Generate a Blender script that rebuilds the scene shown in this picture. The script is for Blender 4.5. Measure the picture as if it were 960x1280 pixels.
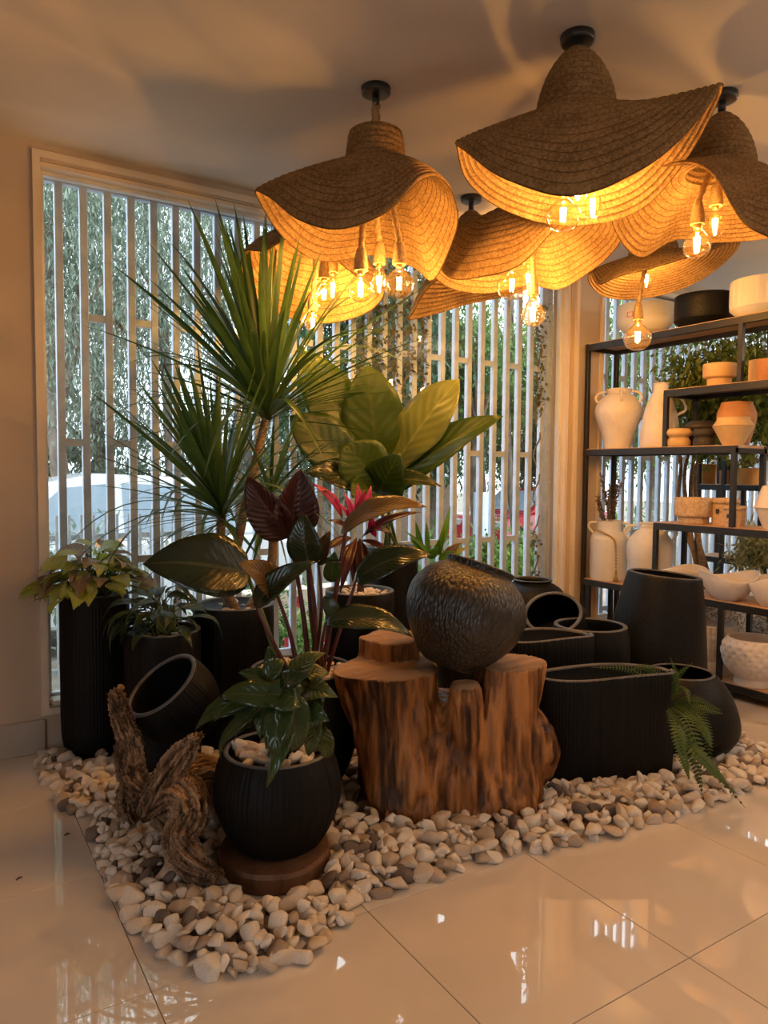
import bpy, bmesh, math, random
import numpy as np
from mathutils import Vector, Matrix, noise

for o in list(bpy.data.objects):
    bpy.data.objects.remove(o)
sc = bpy.context.scene
COL = sc.collection
rnd = random.Random(7)
PI = math.pi
V3 = Vector

# ------------------------------------------------------------------ camera
CAM_H = 1.45
YAW, PITCH, ROLL, FPX = math.radians(32.361), math.radians(3.110), math.radians(0.467), 904.7
cy, sy, cp, sp = math.cos(YAW), math.sin(YAW), math.cos(PITCH), math.sin(PITCH)
FW = V3((sy * cp, cy * cp, -sp))
_r = V3((cy, -sy, 0)); _u = _r.cross(FW)
RT = _r * math.cos(ROLL) + _u * math.sin(ROLL)
UP = _u * math.cos(ROLL) - _r * math.sin(ROLL)
CAM = V3((0, 0, CAM_H))
cd = bpy.data.cameras.new('camera')
cd.sensor_fit = 'HORIZONTAL'; cd.sensor_width = 36; cd.lens = FPX / 960 * 36
cd.clip_start = .05; cd.clip_end = 300
co = bpy.data.objects.new('camera', cd); COL.objects.link(co)
co.matrix_world = Matrix((RT, UP, -FW)).transposed().to_4x4()
co.location = CAM
sc.camera = co

def at(px, py, d):                      # point of the place seen at pixel (px, py), d metres deep
    return CAM + (FW + RT * ((px - 480) / FPX) - UP * ((py - 640) / FPX)) * d
def aty(px, py, Y):
    v = FW + RT * ((px - 480) / FPX) - UP * ((py - 640) / FPX)
    return CAM + v * (Y / v.y)
def atx(px, py, X):
    v = FW + RT * ((px - 480) / FPX) - UP * ((py - 640) / FPX)
    return CAM + v * (X / v.x)
def atz(px, py, z):
    v = FW + RT * ((px - 480) / FPX) - UP * ((py - 640) / FPX)
    return CAM + v * ((z - CAM_H) / v.z)
def depth(P): return (V3(P) - CAM).dot(FW)

# ------------------------------------------------------------------ world and exposure
w = bpy.data.worlds.new('overcast_sky'); sc.world = w; w.use_nodes = True
bg = w.node_tree.nodes['Background']
bg.inputs[0].default_value = (0.80, 0.91, 1.0, 1); bg.inputs[1].default_value = 3.6
sc.view_settings.view_transform = 'Standard'; sc.view_settings.look = 'None'
sc.view_settings.gamma = 1; sc.view_settings.use_curve_mapping = False
sc.view_settings.exposure = 0.2
cyc = sc.cycles
cyc.use_denoising = True
cyc.max_bounces = 8; cyc.diffuse_bounces = 4; cyc.glossy_bounces = 3; cyc.transmission_bounces = 4
cyc.transparent_max_bounces = 24; cyc.sample_clamp_indirect = 5; cyc.caustics_reflective = False; cyc.caustics_refractive = False
BULB = 1750.0            # filament radiance
WARM = (1.0, 0.50, 0.13)
# the shop's other warm ceiling lamps, behind the camera
for (x, y, z, e) in ((1.2, -1.6, 2.5, 17), (3.8, -1.2, 2.5, 36), (5.6, .4, 2.5, 46), (6.7, 2.2, 2.5, 36)):
    l = bpy.data.lights.new('shop_lamp', 'POINT'); l.energy = e; l.color = (1.0, .82, .64); l.shadow_soft_size = .08
    lo = bpy.data.objects.new('shop_lamp', l); lo.location = (x, y, z); COL.objects.link(lo)

# ------------------------------------------------------------------ helpers
def mk(name, V, F, m, parent=None, org=None, smooth=True, uv=None):
    me = bpy.data.meshes.new(name)
    if org is not None:
        V = [(a[0] - org[0], a[1] - org[1], a[2] - org[2]) for a in V]
    me.from_pydata([tuple(a) for a in V], [], F)
    if smooth:
        me.polygons.foreach_set('use_smooth', [True] * len(me.polygons))
    if uv is not None:
        l = me.uv_layers.new(name='UVMap')
        li = np.empty(len(me.loops), dtype=np.int32); me.loops.foreach_get('vertex_index', li)
        l.data.foreach_set('uv', np.asarray(uv, dtype=np.float32)[li].ravel())
    if m: me.materials.append(m)
    o = bpy.data.objects.new(name, me); COL.objects.link(o)
    if parent: o.parent = parent
    elif org is not None: o.location = org
    me.update()
    return o
def inst(name, me, M, parent=None):
    o = bpy.data.objects.new(name, me); COL.objects.link(o)
    if parent: o.parent = parent
    o.matrix_basis = M
    return o
def tag(o, label=None, cat=None, group=None, kind=None):
    if label: o['label'] = label
    if cat: o['category'] = cat
    if group: o['group'] = group
    if kind: o['kind'] = kind
    return o
def thing(name, label, cat, loc, group=None):
    o = bpy.data.objects.new(name, None); COL.objects.link(o); o.empty_display_size = .1
    o.location = loc
    return tag(o, label, cat, group)
class Geo:
    def __init__(s): s.V = []; s.F = []; s.U = []
    def add(s, g, M=None):
        V, F = g[0], g[1]; n = len(s.V)
        s.V += [tuple(M @ V3(v)) for v in V] if M else [tuple(v) for v in V]
        s.F += [tuple(i + n for i in f) for f in F]
        if len(g) > 2: s.U += list(g[2])
        return s
    def mk(s, name, m, parent=None, org=None, smooth=True):
        return mk(name, s.V, s.F, m, parent, org, smooth, s.U if s.U and len(s.U) == len(s.V) else None)
def box(x0, x1, y0, y1, z0, z1, b=0.0):
    if b <= 0:
        V = [(x, y, z) for z in (z0, z1) for y in (y0, y1) for x in (x0, x1)]
        return V, [(0, 2, 3, 1), (4, 5, 7, 6), (0, 1, 5, 4), (2, 6, 7, 3), (0, 4, 6, 2), (1, 3, 7, 5)]
    bm = bmesh.new(); bmesh.ops.create_cube(bm, size=1)
    for v in bm.verts:
        v.co = V3(((x0 + x1) / 2 + v.co.x * (x1 - x0), (y0 + y1) / 2 + v.co.y * (y1 - y0), (z0 + z1) / 2 + v.co.z * (z1 - z0)))
    bmesh.ops.bevel(bm, geom=bm.edges[:], offset=b, segments=1, affect='EDGES', profile=.5)
    bm.verts.index_update()
    r = [tuple(v.co) for v in bm.verts], [tuple(v.index for v in f.verts) for f in bm.faces]
    bm.free(); return r
def tube(pts, rad, seg=8, cap=True, twist=None):
    pts = [V3(p) for p in pts]; n = len(pts)
    if not hasattr(rad, '__len__'): rad = [rad] * n
    V = []; F = []; U = []
    ref = V3((0.13, 0.37, .92)); s0 = 0
    T0 = (pts[1] - pts[0]).normalized()
    A = T0.cross(ref)
    if A.length < .1: A = T0.cross(V3((1, 0, 0)))
    A.normalize()
    for i, p in enumerate(pts):
        T = (pts[min(i + 1, n - 1)] - pts[max(i - 1, 0)]).normalized()
        A = (A - T * A.dot(T)).normalized(); B = T.cross(A)
        if i: s0 += (p - pts[i - 1]).length
        for k in range(seg):
            a = 2 * PI * k / seg; r = rad[i]
            if twist: r *= 1 + twist[1] * math.cos(3 * a - twist[0] * s0)
            V.append(p + A * (r * math.cos(a)) + B * (r * math.sin(a))); U.append((k / seg, s0))
    for i in range(n - 1):
        for k in range(seg):
            k2 = (k + 1) % seg
            F.append((i * seg + k, i * seg + k2, (i + 1) * seg + k2, (i + 1) * seg + k))
    if cap:
        F.append(tuple(range(seg - 1, -1, -1))); F.append(tuple((n - 1) * seg + k for k in range(seg)))
    return V, F, U
def spline(pts, n):                     # catmull-rom through pts
    P = [V3(p) for p in pts]; P = [P[0] * 2 - P[1]] + P + [P[-1] * 2 - P[-2]]
    out = []; m = len(P) - 3
    for i in range(n + 1):
        t = i / n * m; k = min(int(t), m - 1); t -= k
        a, b, c, d = P[k:k + 4]
        out.append(.5 * ((2 * b) + (c - a) * t + (2 * a - 5 * b + 4 * c - d) * t * t + (3 * b - a - 3 * c + d) * t ** 3))
    return out
def rope(pts, r, pitch=.045, n=40, seg=9): return tube(spline(pts, n) if len(pts) > 2 else [V3(pts[0]).lerp(V3(pts[1]), i / n) for i in range(n + 1)], r, seg, True, (2 * PI / pitch * 1.0, .2))
def lathe(prof, seg=64, mod=None, c=(0, 0, 0), sx=1, syy=1):
    V = []; F = []; n = len(prof)
    for i, (r, z) in enumerate(prof):
        for k in range(seg):
            a = 2 * PI * k / seg
            q = r if mod is None else mod(r, z, a, i)
            V.append((c[0] + q * math.cos(a) * sx, c[1] + q * math.sin(a) * syy, c[2] + z))
    for i in range(n - 1):
        for k in range(seg):
            k2 = (k + 1) % seg
            F.append((i * seg + k, i * seg + k2, (i + 1) * seg + k2, (i + 1) * seg + k))
    if prof[0][0] > 1e-4: F.append(tuple(range(seg - 1, -1, -1)))
    if prof[-1][0] > 1e-4: F.append(tuple((n - 1) * seg + k for k in range(seg)))
    return V, F
def smooth_prof(pts, n):
    return [(max(p.x, .0008), p.y) for p in spline([(a, b, 0) for a, b in pts], n)]

# ------------------------------------------------------------------ materials
MATS = {}
def nt(name):
    m = bpy.data.materials.new(name); m.use_nodes = True; MATS[name] = m
    t = m.node_tree; t.nodes.clear()
    o = t.nodes.new('ShaderNodeOutputMaterial')
    return m, t, o
def N(t, k, **kw):
    n = t.nodes.new('ShaderNode' + k)
    for a, b in kw.items():
        if a.startswith('_'): setattr(n, a[1:], b)
        elif a[0] == 'i' and a[1:].isdigit(): n.inputs[int(a[1:])].default_value = b
        else: n.inputs[a].default_value = b
    return n
def L(t, a, b): t.links.new(a, b)
def c4(c): return (c[0], c[1], c[2], 1)
def pm(name, c1, c2=None, scale=6., rough=.55, spec=.4, bump=0., bscale=40., metal=0., stretch=(1, 1, 1), detail=4., ramp=(.35, .65), coat=0., rnd_amt=0.):
    """principled with a two-colour noise and a noise bump"""
    m, t, o = nt(name)
    b = N(t, 'BsdfPrincipled', Roughness=rough, Metallic=metal)
    b.inputs['Specular IOR Level'].default_value = spec
    b.inputs['Coat Weight'].default_value = coat; b.inputs['Coat Roughness'].default_value = .012
    L(t, b.outputs[0], o.inputs[0])
    tc = N(t, 'TexCoord'); mp = N(t, 'Mapping'); mp.inputs['Scale'].default_value = stretch
    L(t, tc.outputs['Object'], mp.inputs[0])
    if c2 is None: b.inputs['Base Color'].default_value = c4(c1)
    else:
        nz = N(t, 'TexNoise', Scale=scale, Detail=detail); L(t, mp.outputs[0], nz.inputs['Vector'])
        r = N(t, 'ValToRGB'); r.color_ramp.elements[0].position = ramp[0]; r.color_ramp.elements[1].position = ramp[1]
        r.color_ramp.elements[0].color = c4(c1); r.color_ramp.elements[1].color = c4(c2)
        L(t, nz.outputs[0], r.inputs[0]); L(t, r.outputs[0], b.inputs['Base Color'])
    if bump:
        nb = N(t, 'TexNoise', Scale=bscale, Detail=3.); L(t, mp.outputs[0], nb.inputs['Vector'])
        bp = N(t, 'Bump', Strength=bump, Distance=.01); L(t, nb.outputs[0], bp.inputs['Height']); L(t, bp.outputs[0], b.inputs['Normal'])
    return m
def leafmat(name, c, c2, rib, transl=.35, rough=.35, spec=.45, veins=9., under=None, ribw=.025, vein_amt=.25, vb=.35):
    m, t, o = nt(name)
    uv = N(t, 'UVMap'); sx = N(t, 'SeparateXYZ'); L(t, uv.outputs[0], sx.inputs[0])
    nz = N(t, 'TexNoise', Scale=7., Detail=3.); tc = N(t, 'TexCoord'); L(t, tc.outputs['Object'], nz.inputs['Vector'])
    oi = N(t, 'ObjectInfo'); ad = N(t, 'Math', _operation='ADD'); L(t, nz.outputs[0], ad.inputs[0])
    mo = N(t, 'Math', _operation='MULTIPLY_ADD', i1=.5, i2=-.25); L(t, oi.outputs['Random'], mo.inputs[0]); L(t, mo.outputs[0], ad.inputs[1])
    r = N(t, 'ValToRGB'); r.color_ramp.elements[0].position = .3; r.color_ramp.elements[1].position = .72
    r.color_ramp.elements[0].color = c4(c); r.color_ramp.elements[1].color = c4(c2); L(t, ad.outputs[0], r.inputs[0])
    # |u - .5|
    s = N(t, 'Math', _operation='SUBTRACT', i1=.5); L(t, sx.outputs[0], s.inputs[0])
    ab = N(t, 'Math', _operation='ABSOLUTE'); L(t, s.outputs[0], ab.inputs[0])
    lt = N(t, 'MapRange', i1=ribw * .5, i2=ribw * 1.6, i3=1., i4=0.); L(t, ab.outputs[0], lt.inputs[0])
    # side veins: v - k*|u|
    va = N(t, 'Math', _operation='MULTIPLY_ADD', i1=-.55); L(t, ab.outputs[0], va.inputs[0]); L(t, sx.outputs[1], va.inputs[2])
    vm = N(t, 'Math', _operation='MULTIPLY', i1=veins * 2 * PI); L(t, va.outputs[0], vm.inputs[0])
    vs = N(t, 'Math', _operation='SINE'); L(t, vm.outputs[0], vs.inputs[0])
    vr = N(t, 'MapRange', i1=.82, i2=1., i3=0., i4=vein_amt); L(t, vs.outputs[0], vr.inputs[0])
    mx = N(t, 'Math', _operation='MAXIMUM'); L(t, lt.outputs[0], mx.inputs[0]); L(t, vr.outputs[0], mx.inputs[1])
    mc = N(t, 'Mix', _data_type='RGBA'); L(t, mx.outputs[0], mc.inputs[0]); L(t, r.outputs[0], mc.inputs[6]); mc.inputs[7].default_value = c4(rib)
    colr = mc.outputs[2]
    if under:
        ge = N(t, 'NewGeometry'); mu = N(t, 'Mix', _data_type='RGBA'); L(t, ge.outputs['Backfacing'], mu.inputs[0]); L(t, colr, mu.inputs[6]); mu.inputs[7].default_value = c4(under); colr = mu.outputs[2]
    b = N(t, 'BsdfPrincipled', Roughness=rough); b.inputs['Specular IOR Level'].default_value = spec
    bp = N(t, 'Bump', Strength=vb, Distance=.004); L(t, vs.outputs[0], bp.inputs['Height']); L(t, bp.outputs[0], b.inputs['Normal'])
    L(t, colr, b.inputs['Base Color'])
    tr = N(t, 'BsdfTranslucent'); hs = N(t, 'HueSaturation', Saturation=1.15, Value=1.5); L(t, colr, hs.inputs['Color']); L(t, hs.outputs[0], tr.inputs[0])
    ms = N(t, 'MixShader', i0=transl); L(t, b.outputs[0], ms.inputs[1]); L(t, tr.outputs[0], ms.inputs[2]); L(t, ms.outputs[0], o.inputs[0])
    return m
def glassmat(name, tint=(1, 1, 1), refl=1.0, haze=0.):
    m, t, o = nt(name)
    lw = N(t, 'LayerWeight', Blend=.5); pw = N(t, 'Math', _operation='POWER', i1=5.); L(t, lw.outputs['Facing'], pw.inputs[0])
    tr = N(t, 'BsdfTransparent'); tr.inputs[0].default_value = c4(tint)
    gl = N(t, 'BsdfGlossy', Roughness=.0)
    mm = N(t, 'Math', _operation='MULTIPLY_ADD', i1=.96 * refl, i2=.04 * refl); L(t, pw.outputs[0], mm.inputs[0])
    if haze:
        hz = N(t, 'BsdfTranslucent'); hz.inputs[0].default_value = (1, .62, .25, 1); mh = N(t, 'MixShader', i0=haze); L(t, tr.outputs[0], mh.inputs[1]); L(t, hz.outputs[0], mh.inputs[2]); tr = mh
    ms = N(t, 'MixShader'); L(t, mm.outputs[0], ms.inputs[0]); L(t, tr.outputs[0], ms.inputs[1]); L(t, gl.outputs[0], ms.inputs[2]); L(t, ms.outputs[0], o.inputs[0])
    return m
def emit(name, c, s):
    m, t, o = nt(name); e = N(t, 'Emission', Strength=s); e.inputs[0].default_value = c4(c); L(t, e.outputs[0], o.inputs[0]); return m
def strawmat():
    m, t, o = nt('straw_braid')
    uv = N(t, 'UVMap'); sx = N(t, 'SeparateXYZ'); L(t, uv.outputs[0], sx.inputs[0])
    fr = N(t, 'Math', _operation='FRACT'); L(t, sx.outputs[1], fr.inputs[0])
    s = N(t, 'Math', _operation='SUBTRACT', i1=.5); L(t, fr.outputs[0], s.inputs[0]); ab = N(t, 'Math', _operation='ABSOLUTE'); L(t, s.outputs[0], ab.inputs[0])
    zz = N(t, 'Math', _operation='MULTIPLY_ADD', i1=1.6); L(t, ab.outputs[0], zz.inputs[0]); L(t, sx.outputs[0], zz.inputs[2])
    mu = N(t, 'Math', _operation='MULTIPLY', i1=2 * PI); L(t, zz.outputs[0], mu.inputs[0]); si = N(t, 'Math', _operation='SINE'); L(t, mu.outputs[0], si.inputs[0])
    tc = N(t, 'TexCoord'); nz = N(t, 'TexNoise', Scale=90., Detail=4.); L(t, tc.outputs['Object'], nz.inputs['Vector'])
    n2 = N(t, 'TexNoise', Scale=9., Detail=2.); L(t, tc.outputs['Object'], n2.inputs['Vector'])
    a = N(t, 'Math', _operation='MULTIPLY_ADD', i1=.045); L(t, si.outputs[0], a.inputs[0]); L(t, nz.outputs[0], a.inputs[2])
    a2 = N(t, 'Math', _operation='MULTIPLY_ADD', i1=.4, i2=-.2); L(t, n2.outputs[0], a2.inputs[0])
    a3 = N(t, 'Math', _operation='ADD'); L(t, a.outputs[0], a3.inputs[0]); L(t, a2.outputs[0], a3.inputs[1])
    r = N(t, 'ValToRGB'); r.color_ramp.elements[0].position = .3; r.color_ramp.elements[1].position = .75
    r.color_ramp.elements[0].color = (.19, .11, .048, 1); r.color_ramp.elements[1].color = (.40, .26, .125, 1); L(t, a3.outputs[0], r.inputs[0])
    # dark stitching in the seam between two braids
    se = N(t, 'MapRange', i1=.41, i2=.48, i3=0., i4=.85); L(t, ab.outputs[0], se.inputs[0])
    mc = N(t, 'Mix', _data_type='RGBA'); L(t, se.outputs[0], mc.inputs[0]); L(t, r.outputs[0], mc.inputs[6]); mc.inputs[7].default_value = (.07, .04, .02, 1)
    d = N(t, 'BsdfDiffuse'); L(t, mc.outputs[2], d.inputs[0]); tr = N(t, 'BsdfTranslucent'); L(t, mc.outputs[2], tr.inputs[0])
    bp = N(t, 'Bump', Strength=.8, Distance=.004); L(t, a.outputs[0], bp.inputs['Height']); L(t, bp.outputs[0], d.inputs['Normal'])
    ms = N(t, 'MixShader', i0=.07); L(t, d.outputs[0], ms.inputs[1]); L(t, tr.outputs[0], ms.inputs[2]); L(t, ms.outputs[0], o.inputs[0])
    return m
def stonemat(name, island):
    m, t, o = nt(name)
    if island: q = N(t, 'NewGeometry').outputs['Random Per Island']
    else: q = N(t, 'ObjectInfo').outputs['Random']
    r = N(t, 'ValToRGB'); e = r.color_ramp.elements
    e[0].position = 0; e[0].color = (.13, .10, .085, 1); e[1].position = 1; e[1].color = (.80, .72, .63, 1)
    for p, c in ((.07, (.17, .13, .11)), (.10, (.42, .32, .24)), (.25, (.60, .48, .37)), (.5, (.74, .64, .53)), (.8, (.78, .70, .61))):
        k = e.new(p); k.color = c4(c)
    L(t, q, r.inputs[0])
    tc = N(t, 'TexCoord'); nz = N(t, 'TexNoise', Scale=22., Detail=5.); L(t, tc.outputs['Object'], nz.inputs['Vector'])
    mr = N(t, 'MapRange', i1=.3, i2=.75, i3=.72, i4=1.12); L(t, nz.outputs[0], mr.inputs[0])
    mc = N(t, 'Mix', _data_type='RGBA', _blend_type='MULTIPLY', i0=1.); L(t, r.outputs[0], mc.inputs[6]); L(t, mr.outputs[0], mc.inputs[7])
    b = N(t, 'BsdfPrincipled', Roughness=.62); b.inputs['Specular IOR Level'].default_value = .3
    bp = N(t, 'Bump', Strength=.35, Distance=.006); L(t, nz.outputs[0], bp.inputs['Height']); L(t, bp.outputs[0], b.inputs['Normal'])
    L(t, mc.outputs[2], b.inputs['Base Color']); L(t, b.outputs[0], o.inputs[0]); return m
def woodmat(name, c1, c2, c3, axis='z', sc_=7., rough=.6, bump=.6, grain_shade=False):
    m, t, o = nt(name)
    tc = N(t, 'TexCoord'); mp = N(t, 'Mapping'); mp.inputs['Scale'].default_value = {'z': (1, 1, .12), 'x': (.12, 1, 1), 'y': (1, .12, 1)}[axis]
    L(t, tc.outputs['Object'], mp.inputs[0])
    nz = N(t, 'TexNoise', Scale=sc_ * 5, Detail=6., Roughness=.65); L(t, mp.outputs[0], nz.inputs['Vector'])
    n2 = N(t, 'TexNoise', Scale=sc_ * .8, Detail=3.); L(t, mp.outputs[0], n2.inputs['Vector'])
    a = N(t, 'Math', _operation='MULTIPLY_ADD', i1=.5); L(t, n2.outputs[0], a.inputs[0]); h = N(t, 'Math', _operation='MULTIPLY', i1=.5); L(t, nz.outputs[0], h.inputs[0]); L(t, h.outputs[0], a.inputs[2])
    hgt = nz.outputs[0]
    if grain_shade:                            # wood figure and painted crevice shade along the limbs, stored on the mesh
        at_ = N(t, 'Attribute'); at_.attribute_name = 'grain_shade'
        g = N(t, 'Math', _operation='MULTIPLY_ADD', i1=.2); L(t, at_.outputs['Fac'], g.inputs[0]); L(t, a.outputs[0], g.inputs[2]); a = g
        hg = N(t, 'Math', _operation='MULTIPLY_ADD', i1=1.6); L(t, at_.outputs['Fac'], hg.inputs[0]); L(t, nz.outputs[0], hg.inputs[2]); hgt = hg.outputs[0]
    r = N(t, 'ValToRGB'); e = r.color_ramp.elements; e[0].position = .40; e[0].color = c4(c1); e[1].position = .62; e[1].color = c4(c3); k = e.new(.5); k.color = c4(c2)
    L(t, a.outputs[0], r.inputs[0])
    b = N(t, 'BsdfPrincipled', Roughness=rough); b.inputs['Specular IOR Level'].default_value = .35
    bp = N(t, 'Bump', Strength=bump, Distance=.008); L(t, hgt, bp.inputs['Height']); L(t, bp.outputs[0], b.inputs['Normal'])
    L(t, r.outputs[0], b.inputs['Base Color']); L(t, b.outputs[0], o.inputs[0]); return m
M_wall = pm('wall_paint', (.50, .40, .31), (.54, .44, .34), 2., .7, .2, .05, 60)
M_ceil = pm('ceiling_paint', (.68, .62, .57), (.74, .68, .62), 1.2, .75, .2, .04, 30)
M_trim = pm('cream_trim', (.70, .60, .48), (.74, .64, .52), 3., .5, .3)
M_alu = pm('white_aluminium', (.62, .64, .66), (.70, .72, .74), 5., .45, .4)
M_tile = pm('polished_tile', (.64, .57, .50), (.70, .63, .56), 1.6, .02, .85, .004, 3.0, detail=6., coat=.7)
M_grout = pm('grout', (.13, .10, .08), (.17, .13, .10), 9., .9)
M_skirt = pm('skirting_tile', (.40, .35, .30), (.48, .43, .37), 3., .3, .4)
M_glass = glassmat('window_glass', (.97, .985, .98), .8)
M_grille = pm('white_painted_steel', (.46, .53, .66), (.56, .63, .76), 14., .5, .4, .15, 50)
M_rim = pm('pale_pot_rim', (.055, .055, .06), (.10, .10, .108), 25., .45, .5)  # paler grey for the rims of the black pots
M_blk = pm('matte_black_clay', (.003, .0028, .0028), (.0055, .005, .005), 8., .5, .22, .25, 90)
M_blkr = pm('black_ribbed_clay', (.003, .0028, .0028), (.0055, .005, .005), 10., .55, .2, .3, 60, stretch=(1, 1, .1))
M_metal = pm('black_powder_coat', (.012, .012, .014), (.018, .018, .02), 20., .42, .4)
M_gun = pm('gunmetal', (.02, .02, .022), (.03, .03, .032), 20., .3, .6)
M_board = woodmat('shelf_board', (.42, .25, .13), (.52, .33, .19), (.60, .41, .25), 'y', 3., .5, .1)
M_straw = strawmat()
M_rope = pm('jute_rope', (.30, .19, .09), (.46, .32, .16), 60., .85, .15, .6, 140)
M_bulb = glassmat('amber_bulb_glass', (1.0, .92, .76), 3.0, .006)
M_fil = emit('filament', WARM, BULB)
M_brass = pm('brass', (.60, .40, .15), (.7, .48, .2), 30., .3, .5, metal=1.)
M_stoneA = stonemat('river_stone', False); M_stoneB = stonemat('river_stone_bed', True)
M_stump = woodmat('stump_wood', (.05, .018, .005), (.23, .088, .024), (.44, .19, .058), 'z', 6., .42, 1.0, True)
M_cut = woodmat('cut_wood', (.23, .135, .07), (.34, .21, .115), (.44, .29, .17), 'x', 4., .7, .8)
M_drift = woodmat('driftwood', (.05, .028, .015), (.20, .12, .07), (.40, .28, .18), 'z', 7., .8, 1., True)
M_slice = woodmat('wood_slice', (.09, .04, .02), (.15, .07, .035), (.20, .10, .05), 'z', 5., .5, .5)
M_soil = pm('soil', (.03, .02, .012), (.07, .045, .03), 40., .95, .1, .8, 60)
M_white = pm('white_clay', (.66, .60, .55), (.74, .68, .63), 9., .65, .3, .35, 45)
M_white2 = pm('smooth_white_clay', (.62, .60, .58), (.68, .66, .64), 5., .5, .35, .1, 30)
M_tan = pm('tan_clay', (.52, .35, .18), (.60, .42, .23), 9., .7, .25, .2, 60)
M_terra = pm('terracotta', (.42, .19, .085), (.50, .25, .12), 8., .75, .25, .2, 60)
M_cork = pm('pitted_clay', (.46, .31, .19), (.62, .46, .31), 60., .8, .2, .8, 90)
M_brown = pm('brown_clay', (.14, .06, .033), (.20, .09, .05), 9., .6, .3, .2, 60)
M_char = pm('charcoal_clay', (.035, .030, .030), (.055, .048, .046), 9., .6, .3, .2, 60)
M_orange = pm('orange_clay', (.58, .27, .07), (.66, .33, .10), 8., .6, .3, .1, 50)
M_terz = pm('terrazzo', (.20, .18, .16), (.62, .58, .52), 60., .6, .3, .2, 80, ramp=(.45, .6))
M_bark = pm('cane_bark', (.16, .10, .06), (.30, .21, .13), 30., .85, .2, .7, 60, stretch=(1, 1, 3))
M_stemg = pm('green_stem', (.07, .11, .03), (.12, .17, .05), 12., .5)
M_stemr = pm('dark_red_stem', (.055, .012, .012), (.10, .022, .02), 12., .35, .5)

# ------------------------------------------------------------------ room shell
WY = 4.03; CEIL = 3.067
XL, XR, YB = -3.2, 8.2, -4.2
def grid_wall(name, xs, zs, holes, y0, y1, m):
    bm = bmesh.new()
    vs = {(i, j): bm.verts.new((xs[i], y0, zs[j])) for i in range(len(xs)) for j in range(len(zs))}
    for i in range(len(xs) - 1):
        for j in range(len(zs) - 1):
            if (i, j) in holes: continue
            bm.faces.new((vs[i, j], vs[i + 1, j], vs[i + 1, j + 1], vs[i, j + 1]))
    r = bmesh.ops.extrude_face_region(bm, geom=bm.faces[:])
    for v in r['geom']:
        if isinstance(v, bmesh.types.BMVert): v.co.y = y1
    bmesh.ops.recalc_face_normals(bm, faces=bm.faces[:])
    me = bpy.data.meshes.new(name); bm.to_mesh(me); bm.free(); me.materials.append(m)
    o = bpy.data.objects.new(name, me); COL.objects.link(o); o['kind'] = 'structure'; return o
GZ = -.3
W1 = (.497, 4.262, .235, 2.985); W2 = (4.604, 7.7, .235, 2.985)
grid_wall('wall_back', [XL, W1[0], W1[1], W2[0], W2[1], XR], [0, W1[2], W1[3], CEIL], {(1, 1), (3, 1)}, WY, WY + .2, M_wall)
def struct(name, g, m, smooth=False):
    o = mk(name, g[0], g[1], m, smooth=smooth); o['kind'] = 'structure'; return o
# the shop's open front on the left, out of view: a plain daylit opening
lw = grid_wall('wall_left', [YB, -2.2, -.2, WY + .2], [0, .02, 2.5, CEIL], {(1, 1)}, 0, .2, M_wall)
lw.rotation_euler = (0, 0, PI / 2); lw.location = (XL, 0, 0)
mk('pavement_outside', *box(-25, XL - .2, -20, 20, GZ - .2, GZ + .25), MATS.get('ground_left') or pm('ground_left', (.30, .28, .26), (.36, .34, .31), 3., .9), smooth=False)['kind'] = 'structure'
struct('wall_right', box(XR, XR + .2, YB, WY + .2, 0, CEIL), M_wall)
struct('wall_front', box(XL - .2, XR + .2, YB - .2, YB, 0, CEIL), M_wall)
struct('ceiling', box(XL - .2, XR + .2, YB - .2, WY + .2, CEIL, CEIL + .15), M_ceil)
fl = struct('floor', box(XL - .2, XR + .2, YB - .2, WY + .2, -.15, -.0025), M_grout)
# polished floor tiles, 0.705 m squares
TS = .7045; X0, Y0 = .5015, 1.279
tg = box(.0012, TS - .0012, .0012, TS - .0012, -.012, 0, .0012)
tme = bpy.data.meshes.new('tile'); tme.from_pydata(tg[0], [], tg[1]); tme.materials.append(M_tile)
i0, i1 = math.floor((XL - X0) / TS), math.ceil((XR - X0) / TS); j0, j1 = math.floor((-.9 - Y0) / TS), math.ceil((WY - Y0) / TS)
nt_ = 0
for i in range(i0, i1):
    for j in range(j0, j1):
        x, y = X0 + i * TS, Y0 + j * TS
        if x < XL or x > XR - .05 or y + TS > WY + .15: continue
        inst('tile', tme, Matrix.Translation((x, y, rnd.uniform(-.0006, 0))), fl); nt_ += 1
struct('baseboard_left', box(XL, .492, WY - .022, WY, 0, .172, .003), M_skirt)
# stepped cream casing round the two windows
def frame_geo(x0, x1, z0, z1, wd, y0, y1, bottom=True):
    """one connected rectangular ring of width wd"""
    o = [(x0, z0), (x1, z0), (x1, z1), (x0, z1)]; n = [(x0 + wd, z0 + (wd if bottom else 0)), (x1 - wd, z0 + (wd if bottom else 0)), (x1 - wd, z1 - wd), (x0 + wd, z1 - wd)]
    V = []
    for y in (y0, y1):
        V += [(x, y, z) for x, z in o] + [(x, y, z) for x, z in n]
    F = []
    for k in range(4):
        a = (k + 1) % 4
        if not bottom and k == 0: continue
        F += [(k, a, 4 + a, 4 + k), (8 + k, 12 + k, 12 + a, 8 + a), (k, 8 + k, 8 + a, a), (4 + k, 4 + a, 12 + a, 12 + k)]
    return V, F
struct('trim_1', frame_geo(.478, 4.335, .19, 3.03, .035, WY - .018, WY + .02), M_trim)
struct('trim_2', frame_geo(W1[0] + .0005, W1[1] - .0005, W1[2] + .0005, W1[3] - .0005, .022, WY + .012, WY + .075), M_trim)
struct('trim_3', frame_geo(4.585, 7.72, .19, 3.01, .035, WY - .018, WY + .02), M_trim)
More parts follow.
